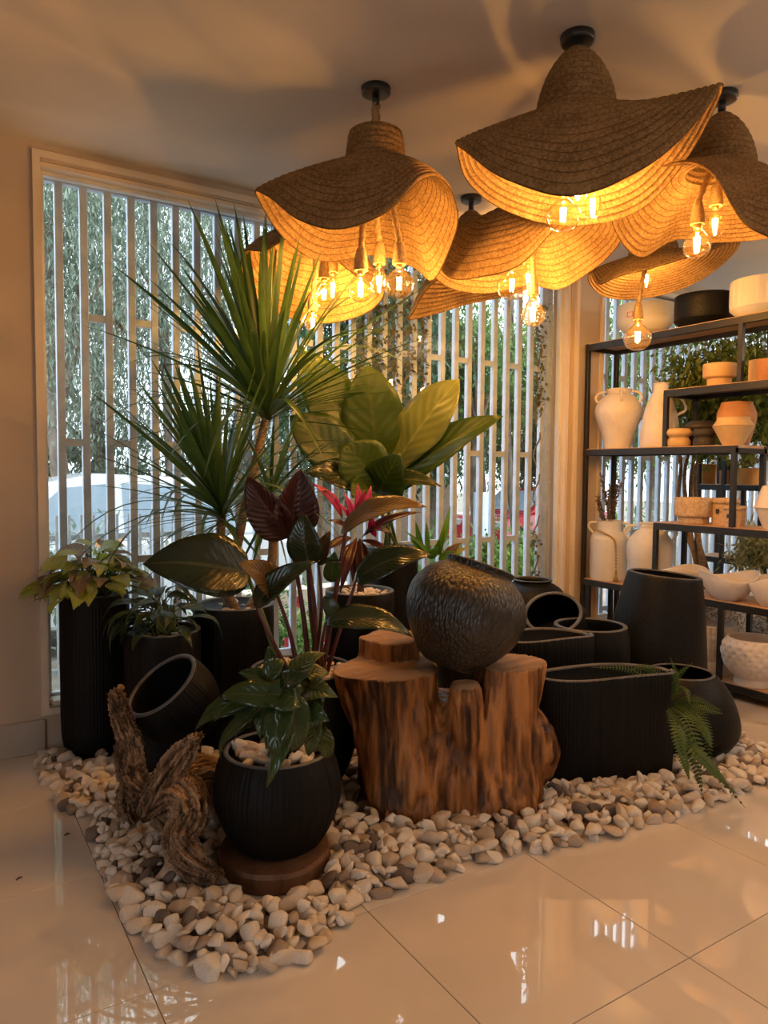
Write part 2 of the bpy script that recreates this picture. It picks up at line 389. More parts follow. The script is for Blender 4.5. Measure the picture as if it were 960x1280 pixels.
for n, W in ((1, W1), (2, W2)):
    wf = struct('window_%d' % n, frame_geo(W[0] + .012, W[1] - .012, W[2] + .012, W[3] - .012, .03, WY + .075, WY + .115), M_alu)
    g = box(W[0] + .03, W[1] - .03, WY + .092, WY + .098, W[2] + .03, W[3] - .03)
    mk('pane', g[0], g[1], M_glass, wf, smooth=False)
mk('sill', *box(.53, 4.23, WY - .03, WY + .07, .237, .262, .004), M_trim, smooth=False)['kind'] = 'structure'
bpy.data.objects['sill'].name = 'trim_4'

# ------------------------------------------------------------------ security grilles outside the panes
def grille(name, label, xs, par, levels):
    og = (xs[0], 4.25, .1); G = thing(name, label, 'grille', og)
    bme = bpy.data.meshes.new('bar'); g = box(-.02, .02, -.02, .02, 0, 2.95, .003); bme.from_pydata(g[0], [], g[1]); bme.materials.append(M_grille)
    tm = bpy.data.meshes.new('tie'); g = box(-.042, .042, -.015, .015, -.02, .02); tm.from_pydata(g[0], [], g[1]); tm.materials.append(M_grille)
    for k, x in enumerate(xs):
        inst('bar', bme, Matrix.Translation((x - og[0], 0, 0)), G)
        for q, z in enumerate(levels):
            if k < len(xs) - 1 and (par[k] + q) % 2 == 1: inst('tie', tm, Matrix.Translation(((x + xs[k + 1]) / 2 - og[0], 0, z - .1)), G)
    mk('end_post', *box(xs[-1] - xs[0] + .035, xs[-1] - xs[0] + .085, -.03, .03, 0, 2.95, .003), M_grille, G, smooth=False)
    for z in (.1, 3.0):
        mk('rail', *box(-.09, xs[-1] - xs[0] + .09, -.024, .024, z - .135, z - .065, .003), M_grille, G, smooth=False)
    return G
xs1 = [.627 + .1245 * k for k in range(12)]; xs2 = [4.168 - .124 * k for k in range(16, -1, -1)]
grille('security_grille', 'white painted steel bar grille with staggered ties outside the large window', xs1 + xs2, [k for k in range(12)] + [k for k in range(16, -1, -1)], (2.28, 1.6, .945, .29))
xs3 = [4.66 + .124 * k for k in range(24)]
grille('security_grille', 'white bar grille outside the second window, behind the metal shelving', xs3, list(range(24)), (2.28, 1.6, .945, .29))

# ------------------------------------------------------------------ straw hat pendant lamps
def periodic(ctrl, a):
    """smooth periodic interpolation of [(deg, r, z)] at angle a (deg)"""
    c = sorted(ctrl); n = len(c); a %= 360
    for i in range(n):
        p0, p1, p2, p3 = c[i - 1], c[i], c[(i + 1) % n], c[(i + 2) % n]
        d2 = (p2[0] - p1[0]) % 360 or 360
        t = ((a - p1[0]) % 360)
        if t <= d2:
            t /= d2; out = []
            for k in (1, 2):
                m1 = (p2[k] - p0[k]) / (((p2[0] - p0[0]) % 360) or 360) * d2; m2 = (p3[k] - p1[k]) / (((p3[0] - p1[0]) % 360) or 360) * d2
                out.append((2 * t**3 - 3 * t * t + 1) * p1[k] + (t**3 - 2 * t * t + t) * m1 + (-2 * t**3 + 3 * t * t) * p2[k] + (t**3 - t * t) * m2)
            return out
bulb_g = lathe(smooth_prof([(.014, .075), (.016, .06), (.03, .045), (.052, .025), (.063, 0), (.056, -.032), (.036, -.053), (.0, -.063)], 22), 28)
bulb_s = lathe(smooth_prof([(.013, .06), (.015, .048), (.026, .034), (.039, .016), (.046, -.004), (.042, -.026), (.026, -.042), (.0, -.05)], 20), 24)
bulb_e = lathe(smooth_prof([(.013, .075), (.016, .06), (.027, .035), (.032, .005), (.03, -.03), (.02, -.05), (.0, -.058)], 20), 24)
cap_g = lathe([(.0008, .105), (.008, .104), (.0135, .098), (.0142, .092), (.0132, .087), (.0142, .082), (.0132, .077), (.0142, .072), (.0135, .062), (.0008, .061)], 16)
fil = Geo()
for k in range(4):
    a = k * PI / 2 + .4
    fil.add(tube([(.006 * math.cos(a), .006 * math.sin(a), -.018), (.0085 * math.cos(a), .0085 * math.sin(a), .022)], .0022, 5))
def me_of(name, g, m, smooth=True):
    me = bpy.data.meshes.new(name); me.from_pydata([tuple(v) for v in g[0]], [], g[1]); me.materials.append(m)
    if smooth: me.polygons.foreach_set('use_smooth', [True] * len(me.polygons))
    return me
BME = {'g': me_of('bulb', bulb_g, M_bulb), 's': me_of('bulb', bulb_s, M_bulb), 'e': me_of('bulb', bulb_e, M_bulb)}
CME = me_of('cap', cap_g, M_brass); FME = me_of('filament', (fil.V, fil.F), M_fil)
sock = []
for i in range(29):
    t = i / 28; z = .09 * (1 - t); r = .017 + .010 * math.sin(PI * min(t * 1.2, 1) * .5) + .0022 * (i % 2)
    sock.append((r, z))
SME = me_of('socket', lathe([(.0008, .098), (.008, .097)] + sock + [(.02, 0), (.0008, .004)], 20), M_rope)

def hat(label, x, y, ctrl, ztop, zbase, rtop, rbase, bulbs, rope_z=None, brim_pow=1.25, seg=120, flare=.35):
    R_ = thing('straw_hat_pendant', label, 'lamp', (x, y, CEIL), 'straw hat pendant lamps')
    og = (x, y, CEIL)
    mk('ceiling_rose', *lathe([(.0008, CEIL - .03), (.05, CEIL - .03), (.06, CEIL - .027), (.062, CEIL - .02), (.062, CEIL - .0005), (.0008, CEIL - .0005)], 32, c=(x, y, 0)), M_gun, R_, og)
    stem_b = min(ztop + .01, CEIL - .045) if rope_z is None else rope_z
    mk('stem', *lathe([(.0008, stem_b), (.016, stem_b), (.016, CEIL - .03), (.0008, CEIL - .03)], 16, c=(x, y, 0)), M_gun, R_, og)
    if rope_z is not None:
        g = rope([(x, y, rope_z + .01), (x, y, ztop - .01)], .017, .05, 44, 12); mk('rope', g[0], g[1], M_rope, R_, og)
    # facing frame: azimuth 0 towards the viewer's side of the room, 90 to the right of it
    f0 = V3((-x, -y, 0)).normalized(); r0 = V3((f0.y, -f0.x, 0)); r0 = V3((-f0.y, f0.x, 0))
    rows = []                                     # (t-kind, value, rib, frac)
    nc = max(6, round((ztop - zbase) / .026)); nb = 13; SUB = 4
    V = []; F = []; UVL = []
    tot = [(0, i / (nc * SUB), i) for i in range(nc * SUB + 1)] + [(1, i / (nb * SUB), nc * SUB + i) for i in range(1, nb * SUB + 1)]
    prof = (0.0, .9, 1.0, .55)
    for kind, t, idx in tot:
        fr = idx % SUB; off = .0075 * prof[fr] if kind == 0 else .0062 * prof[fr]
        for k in range(seg):
            a = 360 * k / seg; ar = math.radians(a)
            dr = f0 * math.cos(ar) + r0 * math.sin(ar)
            if kind == 0:
                q = t; rr = rbase * (1 - (1 - rtop / rbase) * (1 - q) ** 1.15) if rtop > .03 else rbase * math.sin(PI / 2 * q ** .62) * (.86 + .14 * q)
                if rtop > .03 and q < .12: rr *= (q / .12) ** .45 if q > 0 else .02
                z = ztop - (ztop - zbase) * (max(0, (q - .06) / .94) if rtop > .03 else q)
                p = V3((x, y, z)) + dr * (max(rr, .004) + off)
            else:
                Rr, Rz = periodic(ctrl, a)
                r = rbase + (Rr - rbase) * (t * (1 - flare) + flare * math.sin(t * PI / 2))
                z = zbase + (Rz - zbase) * t ** brim_pow
                p = V3((x, y, z)) + dr * r + V3((0, 0, off)) + dr * off * .3
            V.append(p)
    n = len(tot)
    for i in range(n - 1):
        rib = i // SUB; f_ = i % SUB
        rad = (V[i * seg] - V3((x, y, V[i * seg].z))).length
        rad = (V[(rib * SUB + 2) * seg if (rib * SUB + 2) * seg < len(V) else i * seg] - V3((x, y, V[i * seg].z))).length
        cnt = max(8, round(2 * PI * rad / .0085))
        for k in range(seg):
            k2 = (k + 1) % seg
            F.append((i * seg + k, i * seg + k2, (i + 1) * seg + k2, (i + 1) * seg + k))
            u0, u1 = k / seg * cnt, (k + 1) / seg * cnt; v0, v1 = rib + f_ / SUB + .001, rib + (f_ + 1) / SUB - .001
            UVL += [u0, v0, u1, v0, u1, v1, u0, v1]
    o = mk('hat_shade', V, F, M_straw, R_, og)
    uvl = o.data.uv_layers.new(name='UVMap'); uvl.data.foreach_set('uv', UVL)
    md = o.modifiers.new('thickness', 'SOLIDIFY'); md.thickness = .006; md.offset = -1
    for (kind, P, *sc_) in bulbs:
        k_ = sc_[0] if sc_ else 1.
        bt = inst('bulb', BME[kind], Matrix.Translation(P - V3(og)) @ Matrix.Rotation(rnd.uniform(0, 6), 4, 'Z') @ Matrix.Scale(k_, 4), R_)
        up = .0 if kind != 's' else -.012
        inst('cap', CME, Matrix.Translation((0, 0, up)), bt); inst('filament', FME, Matrix.Translation((0, 0, 0)), bt)
        so = inst('socket', SME, Matrix.Translation(P - V3(og) + V3((0, 0, .075 * k_ + up))), R_)
        s0 = P + V3((0, 0, .09 + .075 * k_ + up)); top = V3((x + (P.x - x) * .35, y + (P.y - y) * .35, zbase + .02))
        g = rope([s0, s0.lerp(top, .4) + V3((rnd.uniform(-.008, .008), rnd.uniform(-.008, .008), 0)), top], .0125, .045, 40, 10)
        mk('cord', g[0], g[1], M_rope, R_, og)
    return R_
P_ = lambda px, py, d: at(px, py, d)
hat('tall pointed straw hat lamp right under the ceiling, brim drooping at front, nearest the viewer', 2.071, 1.96,
    [(0, 0.430, 2.330), (30, 0.450, 2.420), (58, 0.470, 2.620), (78, 0.490, 2.780), (96, 0.500, 2.800), (118, 0.480, 2.680), (145, 0.470, 2.550), (180, 0.470, 2.530), (215, 0.470, 2.580), (248, 0.460, 2.650), (272, 0.440, 2.705), (300, 0.450, 2.600), (330, 0.440, 2.420)],
    3.02, 2.765, .0, .138, [('g', P_(704, 268, 2.72)), ('e', P_(741, 256, 2.86)), ('s', P_(722, 240, 2.95))])
Bc = [(342, 0.430, 2.345), (5, 0.410, 2.405), (28, 0.370, 2.560), (55, 0.320, 2.620), (80, 0.330, 2.600), (100, 0.360, 2.520), (128, 0.340, 2.330), (152, 0.380, 2.420), (180, 0.430, 2.500), (215, 0.460, 2.455), (245, 0.470, 2.520), (270, 0.500, 2.615), (298, 0.480, 2.530), (320, 0.450, 2.400)]
hat('straw hat lamp with flat crown hanging on a rope from its ceiling rose', 1.639, 2.677, Bc,
    2.885, 2.745, .10, .118, [('s', P_(451, 361, 3.0), 1.12), ('e', P_(474, 352, 3.2)), ('g', P_(499, 354, 3.02))], rope_z=2.99)
hat('small looking straw hat lamp behind the spiky palm leaves, close to the window', 1.817, 3.562,
    [(0, 0.330, 2.560), (45, 0.340, 2.420), (90, 0.360, 2.420), (135, 0.360, 2.360), (180, 0.370, 2.330), (225, 0.380, 2.380), (262, 0.400, 2.500), (290, 0.400, 2.580), (318, 0.380, 2.550), (340, 0.360, 2.600)],
    2.90, 2.76, .10, .118, [('g', P_(405, 368, 3.85), 1.1), ('e', P_(416, 360, 4.0), 1.1), ('s', P_(391, 403, 3.95))], rope_z=2.98)
hat('pointed straw hat lamp at the back, its crown peeping up between two other hats', 2.741, 3.398,
    [(0, 0.340, 2.580), (60, 0.380, 2.600), (120, 0.400, 2.580), (180, 0.400, 2.540), (215, 0.400, 2.460), (250, 0.380, 2.390), (285, 0.340, 2.380), (320, 0.330, 2.500)],
    2.985, 2.73, .0, .135, [('e', P_(600, 322, 4.35)), ('s', P_(585, 318, 4.4))])
hat('straw hat lamp in the middle of the cluster, crown hidden behind the nearest hat', 2.555, 2.712,
    [(330, 0.420, 2.340), (355, 0.420, 2.370), (20, 0.410, 2.550), (45, 0.410, 2.620), (75, 0.430, 2.640), (100, 0.450, 2.600), (130, 0.430, 2.520), (155, 0.400, 2.450), (180, 0.420, 2.490), (210, 0.460, 2.450), (240, 0.500, 2.460), (266, 0.530, 2.540), (285, 0.480, 2.500), (305, 0.440, 2.370)],
    2.90, 2.76, .10, .118, [('g', P_(640, 356, 3.55), 1.2), ('e', P_(660, 348, 3.75)), ('s', P_(666, 392, 3.6), 1.35)], rope_z=2.98)
hat('straw hat lamp partly out of view with wide inner brim open towards the front', 2.898, 1.914,
    [(335, 0.400, 2.660), (355, 0.400, 2.600), (14, 0.410, 2.380), (45, 0.420, 2.330), (80, 0.450, 2.420), (120, 0.470, 2.560), (150, 0.470, 2.560), (180, 0.460, 2.580), (205, 0.450, 2.600), (230, 0.440, 2.500), (260, 0.440, 2.580), (295, 0.440, 2.680)],
    2.985, 2.74, .0, .135, [('s', P_(871, 305, 3.0), 1.2), ('e', P_(894, 280, 3.15))])
hat('straw hat lamp nearest the shelving with one bulb hanging low on a long cord', 3.70, 2.86,
    [(0, 0.420, 2.570), (40, 0.440, 2.660), (78, 0.460, 2.780), (110, 0.470, 2.760), (150, 0.460, 2.660), (185, 0.450, 2.610), (220, 0.420, 2.600), (260, 0.380, 2.660), (285, 0.360, 2.660), (310, 0.380, 2.550), (335, 0.420, 2.550)],
    2.97, 2.74, .0, .135, [('e', P_(808, 349, 4.4)), ('g', P_(797, 421, 4.2), 1.28)])

# ------------------------------------------------------------------ garden and street outside
GZ = -.3
M_ground = pm('garden_ground', (.20, .17, .13), (.30, .27, .22), 3., .9, .1, .4, 30)
M_pave = pm('pink_paving', (.38, .27, .24), (.48, .36, .32), 6., .8, .2, .3, 30)
M_trunk = pm('trunk_bark', (.12, .09, .07), (.26, .21, .17), 14., .9, .1, .8, 40, stretch=(1, 1, .3))
M_blueband = pm('pale_blue_limewash', (.50, .60, .72), (.58, .68, .80), 9., .8)
def foliagemat(name, c, c2, tr=.3):
    m, t, o = nt(name)
    q = N(t, 'NewGeometry'); r = N(t, 'ValToRGB'); r.color_ramp.elements[0].color = c4(c); r.color_ramp.elements[1].color = c4(c2)
    L(t, q.outputs['Random Per Island'], r.inputs[0])
    b = N(t, 'BsdfPrincipled', Roughness=.5); b.inputs['Specular IOR Level'].default_value = .35; L(t, r.outputs[0], b.inputs['Base Color'])
    k = N(t, 'BsdfTranslucent'); L(t, r.outputs[0], k.inputs[0]); ms = N(t, 'MixShader', i0=tr); L(t, b.outputs[0], ms.inputs[1]); L(t, k.outputs[0], ms.inputs[2]); L(t, ms.outputs[0], o.inputs[0])
    return m
M_euc = foliagemat('eucalyptus_leaves', (.13, .17, .12), (.36, .42, .33))
M_lush = foliagemat('bright_leaves', (.12, .24, .04), (.32, .48, .12), .4)
M_darkf = foliagemat('dark_leaves', (.05, .09, .045), (.16, .24, .12))
M_midf = foliagemat('mid_green_leaves', (.07, .14, .03), (.20, .32, .08), .35)
M_ivy = foliagemat('dry_ivy_leaves', (.09, .10, .03), (.26, .22, .10))
M_rose = pm('red_petals', (.62, .03, .05), (.75, .08, .10), 20., .6)
M_flow = pm('orange_petals', (.8, .35, .12), (.85, .5, .25), 20., .6)
def leaves_np(C, Dn, Ln, Wd, seed):
    """leaf quads (bent diamonds): centres C, directions Dn"""
    r = np.random.default_rng(seed); n = len(C)
    Dn = Dn / np.linalg.norm(Dn, axis=1, keepdims=True)
    A = np.cross(Dn, r.normal(size=(n, 3))); A /= np.linalg.norm(A, axis=1, keepdims=True) + 1e-9
    ln = (Ln * r.uniform(.6, 1.25, n))[:, None]; wd = (Wd * r.uniform(.7, 1.2, n))[:, None]
    Nn = np.cross(Dn, A)
    p0 = C; p1 = C + Dn * ln * .45 + A * wd * .5 + Nn * wd * .15; p2 = C + Dn * ln; p3 = C + Dn * ln * .45 - A * wd * .5 + Nn * wd * .15
    V = np.stack([p0, p1, p2, p3], 1).reshape(-1, 3)
    return V
def quads_obj(name, V, m, parent, org):
    n = len(V) // 4; me = bpy.data.meshes.new(name)
    me.vertices.add(4 * n); me.vertices.foreach_set('co', (V - np.array(org)).astype(np.float32).ravel())
    me.loops.add(4 * n); me.loops.foreach_set('vertex_index', np.arange(4 * n, dtype=np.int32))
    me.polygons.add(n); me.polygons.foreach_set('loop_start', np.arange(0, 4 * n, 4, dtype=np.int32)); me.polygons.foreach_set('loop_total', np.full(n, 4, dtype=np.int32))
    me.update(calc_edges=True); me.validate(); me.materials.append(m)
    o = bpy.data.objects.new(name, me); COL.objects.link(o)
    if parent: o.parent = parent
    else: o.location = org
    return o
def crown_pts(c, rad, n, ncl, seed, shell=.55):
    r = np.random.default_rng(seed)
    d = r.normal(size=(ncl, 3)); d /= np.linalg.norm(d, axis=1, keepdims=True)
    cc = np.array(c) + d * np.array(rad) * (shell + (1 - shell) * r.random((ncl, 1))) * r.uniform(.35, 1., (ncl, 1)) ** .4
    k = r.integers(0, ncl, n); s = min(rad) * .26
    return cc[k] + r.normal(size=(n, 3)) * s * np.array([1, 1, .8]), cc
def tree(label, base, h, crown_c, rad, n, leaf, m, seed, droop=.6, ncl=60, tr=.12, cat='tree', name='tree', bands=None):
    r = np.random.default_rng(seed)
    T = thing(name, label, cat, base); og = base
    C, cc = crown_pts(crown_c, rad, n, ncl, seed)
    D = r.normal(size=(n, 3)); D[:, 2] -= droop * 1.6
    f = quads_obj('foliage', leaves_np(C, D, leaf[0], leaf[1], seed), m, T, og); f['kind'] = 'stuff'
    b0 = V3(base); top = V3(crown_c)
    mid = b0.lerp(top, .5) + V3((r.uniform(-.2, .2), r.uniform(-.2, .2), 0))
    g = tube(spline([b0, mid, top + V3((0, 0, rad[2] * .3))], 14), [tr * (1 - .6 * i / 14) for i in range(15)], 9); mk('trunk', g[0], g[1], M_trunk, T, og)
    for i in range(7):
        e = V3(cc[r.integers(0, len(cc))]); s = b0.lerp(top, r.uniform(.55, .95))
        g = tube(spline([s, s.lerp(e, .5) + V3((0, 0, .2)), e], 8), [tr * .35 * (1 - .75 * k / 8) for k in range(9)], 6); mk('branch', g[0], g[1], M_trunk, T, og)
    if bands:
        g = lathe([(tr * 1.06, bands[0]), (tr * 1.03, bands[1])], 14, c=(base[0], base[1], base[2])); mk('painted_band', g[0], g[1], M_blueband, T, og)
    return T
def A_(px, py, Y): p = aty(px, py, Y); return (p.x, p.y, p.z)
o = mk('ground_outside', *box(-25, 40, WY + .2, 60, GZ - .2, GZ), M_ground, smooth=False); o['kind'] = 'structure'
mk('path_outside', *box(2.2, 12.5, 5.2, 8.6, GZ, GZ + .02), M_pave, smooth=False)['kind'] = 'structure'
# (label, px, py of crown centre, Y, radii, n, leaf, mat, droop)
for i, (lb, px, py, Y, rad, n, lf, m, dr, tr) in enumerate((
    ('tall grey-green gum tree filling the upper corner of the large window', 60, 330, 9.5, (1.7, 1.4, 2.0), 7500, (.11, .022), M_euc, .9, .14),
    ('grey-green gum tree with drooping thin leaves behind the palm tips', 190, 300, 10.5, (1.9, 1.4, 2.1), 8500, (.11, .022), M_euc, .9, .13),
    ('gum tree lower down with dense grey leaves behind the white car', 120, 480, 12.5, (2.3, 1.4, 1.9), 8000, (.12, .025), M_euc, .8, .15),
    ('pale gum tree between the palm crown and the low straw hat lamp', 300, 340, 11.5, (1.5, 1.3, 2.0), 5500, (.11, .022), M_euc, .9, .12),
    ('shaded dark tree behind the ivy covered grille bars', 450, 430, 9.0, (1.5, 1.1, 2.0), 6500, (.17, .05), M_darkf, .4, .14),
    ('dark broadleaf tree half hidden by the big upright leaves', 530, 500, 10.0, (1.2, 1.0, 1.7), 5000, (.15, .05), M_darkf, .4, .12),
    ('fresh light-green feathery tree high in the window beside the casing', 640, 395, 10.5, (2.3, 1.5, 1.45), 7500, (.10, .035), M_lush, .0, .10),
    ('mid green tree behind the red car', 655, 540, 13.5, (2.5, 1.4, 1.7), 7500, (.16, .05), M_darkf, .5, .16),
    ('tall bright tree seen through the gap above the terracotta pots', 800, 480, 9.0, (2.0, 1.2, 1.8), 5000, (.15, .05), M_midf, .3, .12),
    ('light green tree outside the second window behind the rear shelf', 930, 520, 9.5, (2.2, 1.2, 1.6), 4500, (.15, .05), M_lush, .2, .12),
    ('bushy mid-green tree filling the gap over the red car', 600, 470, 11.5, (1.5, 1.2, 1.5), 4500, (.13, .045), M_midf, .3, .11),
    ('slender bright tree against the right edge of the large window', 700, 450, 11.0, (1.2, 1.0, 1.7), 4000, (.11, .04), M_lush, .1, .09),
    ('leafy olive-grey tree far behind the low garden hedge', 380, 560, 14.0, (2.6, 1.4, 1.4), 6000, (.18, .045), M_euc, .5, .15),
)):
    c = A_(px, py, Y)
    tree(lb, (c[0] + .3, c[1], GZ), c[2], c, rad, int(n * 3.0), lf, m, 100 + i, dr, 90, tr)
c = A_(601, 640, 9.0)
t = tree('slim tree with a pale blue painted lower trunk beyond the hedge', (c[0], c[1], GZ), 4, (c[0] - .1, c[1], 3.4), (1.0, .8, .9), 2500, (.14, .045), M_midf, 140, .3, 40, .12, bands=(.02, 1.45))
# hedges / shrubs in front of the street
def shrub(label, px, Y, wid, h, n, lf, m, seed, z0=GZ, flowers=0, fm=None, cat='shrub', name='garden_shrub', group=None):
    p = aty(px, 700, Y); base = (p.x, p.y, z0); T = thing(name, label, cat, base, group)
    r = np.random.default_rng(seed)
    C, cc = crown_pts((p.x, p.y, z0 + h * .52), (wid / 2, min(wid / 2, .45), h * .5), n, 40, seed, .2)
    D = r.normal(size=(n, 3)); D[:, 2] += .5
    f = quads_obj('foliage', leaves_np(C, D, lf[0], lf[1], seed), m, T, base); f['kind'] = 'stuff'
    for k in range(5):
        e = V3(cc[r.integers(0, len(cc))]); s = V3(base) + V3((r.uniform(-.1, .1), r.uniform(-.1, .1), 0))
        g = tube([s, s.lerp(e, .5) + V3((0, 0, .05)), e], [.012, .009, .004], 5); mk('stem', g[0], g[1], M_stemg, T, base)
    for k in range(flowers):
        e = V3(cc[r.integers(0, len(cc))]); e.y = p.y - min(wid / 2, .45) * .95
        G = Geo()
        for ring, (nr, rr) in enumerate(((5, .045), (4, .03), (3, .016))):
            for q in range(nr):
                a = 2 * PI * q / nr + ring; dv = V3((math.cos(a), -.4 - ring * .5, math.sin(a)))
                G.add(leaf_between(e, e + dv.normalized() * rr * 1.2, rr * 1.1, V3((0, -1, 0)), .15, .1, 'ovate', 2, 4))
        G.mk('flower', fm, T, base)
    return T
def shape_w(kind, t):
    if kind == 'ovate': return max(0, math.sin(PI * t ** .7)) ** .8
    if kind == 'obovate': return max(0, math.sin(PI * t ** 1.25)) ** .75
    if kind == 'heart': return max(0, math.sin(PI * max(t, .02) ** .5)) ** .85
    if kind == 'lance': return max(0, math.sin(PI * t ** .85)) ** 1.0
    if kind == 'strap': return min(1, .45 + t * 2.2) * (1 - t ** 2.6) ** .9
    return math.sin(PI * t)
def leaf_between(base, tip, width, normal, bow=.1, fold=.15, kind='ovate', nu=6, nv=12, wave=0., curl=0., ph=0., sag=None):
    base, tip, Nn = V3(base), V3(tip), V3(normal); Ld = (tip - base).length
    ax = (tip - base).normalized(); Nn = (Nn - ax * Nn.dot(ax)).normalized()
    bd = Nn if sag is None else V3(sag)
    V = []; U = []; F = []
    for j in range(nv + 1):
        t = j / nv; P = base.lerp(tip, t) + bd * (bow * Ld * 4 * t * (1 - t)) - Nn * (curl * Ld * max(0, t - .6) ** 2 * 4)
        t2 = min(1, t + .02); P2 = base.lerp(tip, t2) + bd * (bow * Ld * 4 * t2 * (1 - t2)) - Nn * (curl * Ld * max(0, t2 - .6) ** 2 * 4)
        T = (P2 - P).normalized() if (P2 - P).length > 1e-6 else ax
        S = T.cross(Nn).normalized(); Nl = S.cross(T)
        wd = width / 2 * max(shape_w(kind, t), .012)
        for i in range(nu + 1):
            u = -1 + 2 * i / nu
            q = P + S * (wd * u) + Nl * (fold * wd * abs(u)) + Nl * (wave * wd * math.sin(t * 17 + ph + (1.5 if u > 0 else 0)) * abs(u) ** 1.5)
            if kind == 'heart' and t < .2: q = q - T * (abs(u) * Ld * .12 * (1 - t / .2))
            V.append(q); U.append((i / nu, t))
    for j in range(nv):
        for i in range(nu):
            a = j * (nu + 1) + i; F.append((a, a + 1, a + nu + 2, a + nu + 1))
    return V, F, U
shrub('low bushy hedge in front of the red car', 600, 7.2, 2.3, 1.15, 3000, (.11, .045), M_midf, 201)
shrub('yellow-green variegated shrub at the end of the hedge', 655, 6.6, .9, .95, 1200, (.11, .05), M_lush, 202)
shrub('dense garden bush by the window behind the hammered jar', 540, 5.6, 1.3, .95, 1800, (.10, .04), M_midf, 203)
shrub('rose bush with red blooms seen between the dark red stems', 338, 5.0, .8, 1.0, 900, (.07, .035), M_midf, 204, flowers=5, fm=M_rose)
shrub('leafy rose shrub low behind the black pots', 385, 5.1, .7, .75, 800, (.07, .035), M_lush, 205, flowers=2, fm=M_rose)
shrub('flowering shrub with orange blooms behind the slatted fence', 100, 6.6, 1.3, 1.35, 1500, (.09, .035), M_euc, 206, flowers=7, fm=M_flow)
shrub('agave-like garden plant with broad leaves low at the window corner', 672, 4.75, .55, .75, 160, (.34, .08), M_euc, 207)
shrub('bright shrub outside the second window behind the tall vases', 790, 6.0, 1.6, 1.5, 2000, (.10, .04), M_midf, 208)
shrub('tall grey-green hedge standing behind the white car', 130, 11.0, 5.5, 2.9, 5000, (.14, .05), M_euc, 210)
shrub('green bush beyond the white car tail', 345, 9.6, 2.0, 1.5, 1800, (.12, .05), M_midf, 209)
# slatted fence in front of the white car
M_fence = pm('weathered_grey_metal', (.28, .31, .32), (.38, .41, .42), 20., .5)
FN = thing('slatted_fence', 'low grey-white slatted fence outside behind the leafy planter', 'fence', (.55, 5.75, GZ)); og = (.55, 5.75, GZ)
sl = me_of('slat', box(-.010, .010, -.010, .010, 0, 1.42, .002), M_fence, False)
for k in range(20): inst('slat', sl, Matrix.Translation((k * .085, 0, 0)), FN)
for z in (.25, 1.25): mk('rail', *box(-.05, 1.68, .012, .03, z - .02, z + .02), M_fence, FN, smooth=False)
mk('garden_wall', *box(1.9, 3.6, 5.75, 5.95, GZ, .42, .01), M_trim, smooth=False)
tag(bpy.data.objects['garden_wall'], 'low white garden wall outside between plant stems and rose bush', 'wall')
M_bw = pm('tan_brick', (.42, .30, .22), (.52, .40, .30), 20., .9)
o = mk('boundary_wall', *box(3.5, 12.0, 15.5, 15.75, GZ, 1.35, .01), M_bw, smooth=False)
tag(o, 'pale tan boundary wall across the street beyond the hedge', 'wall')

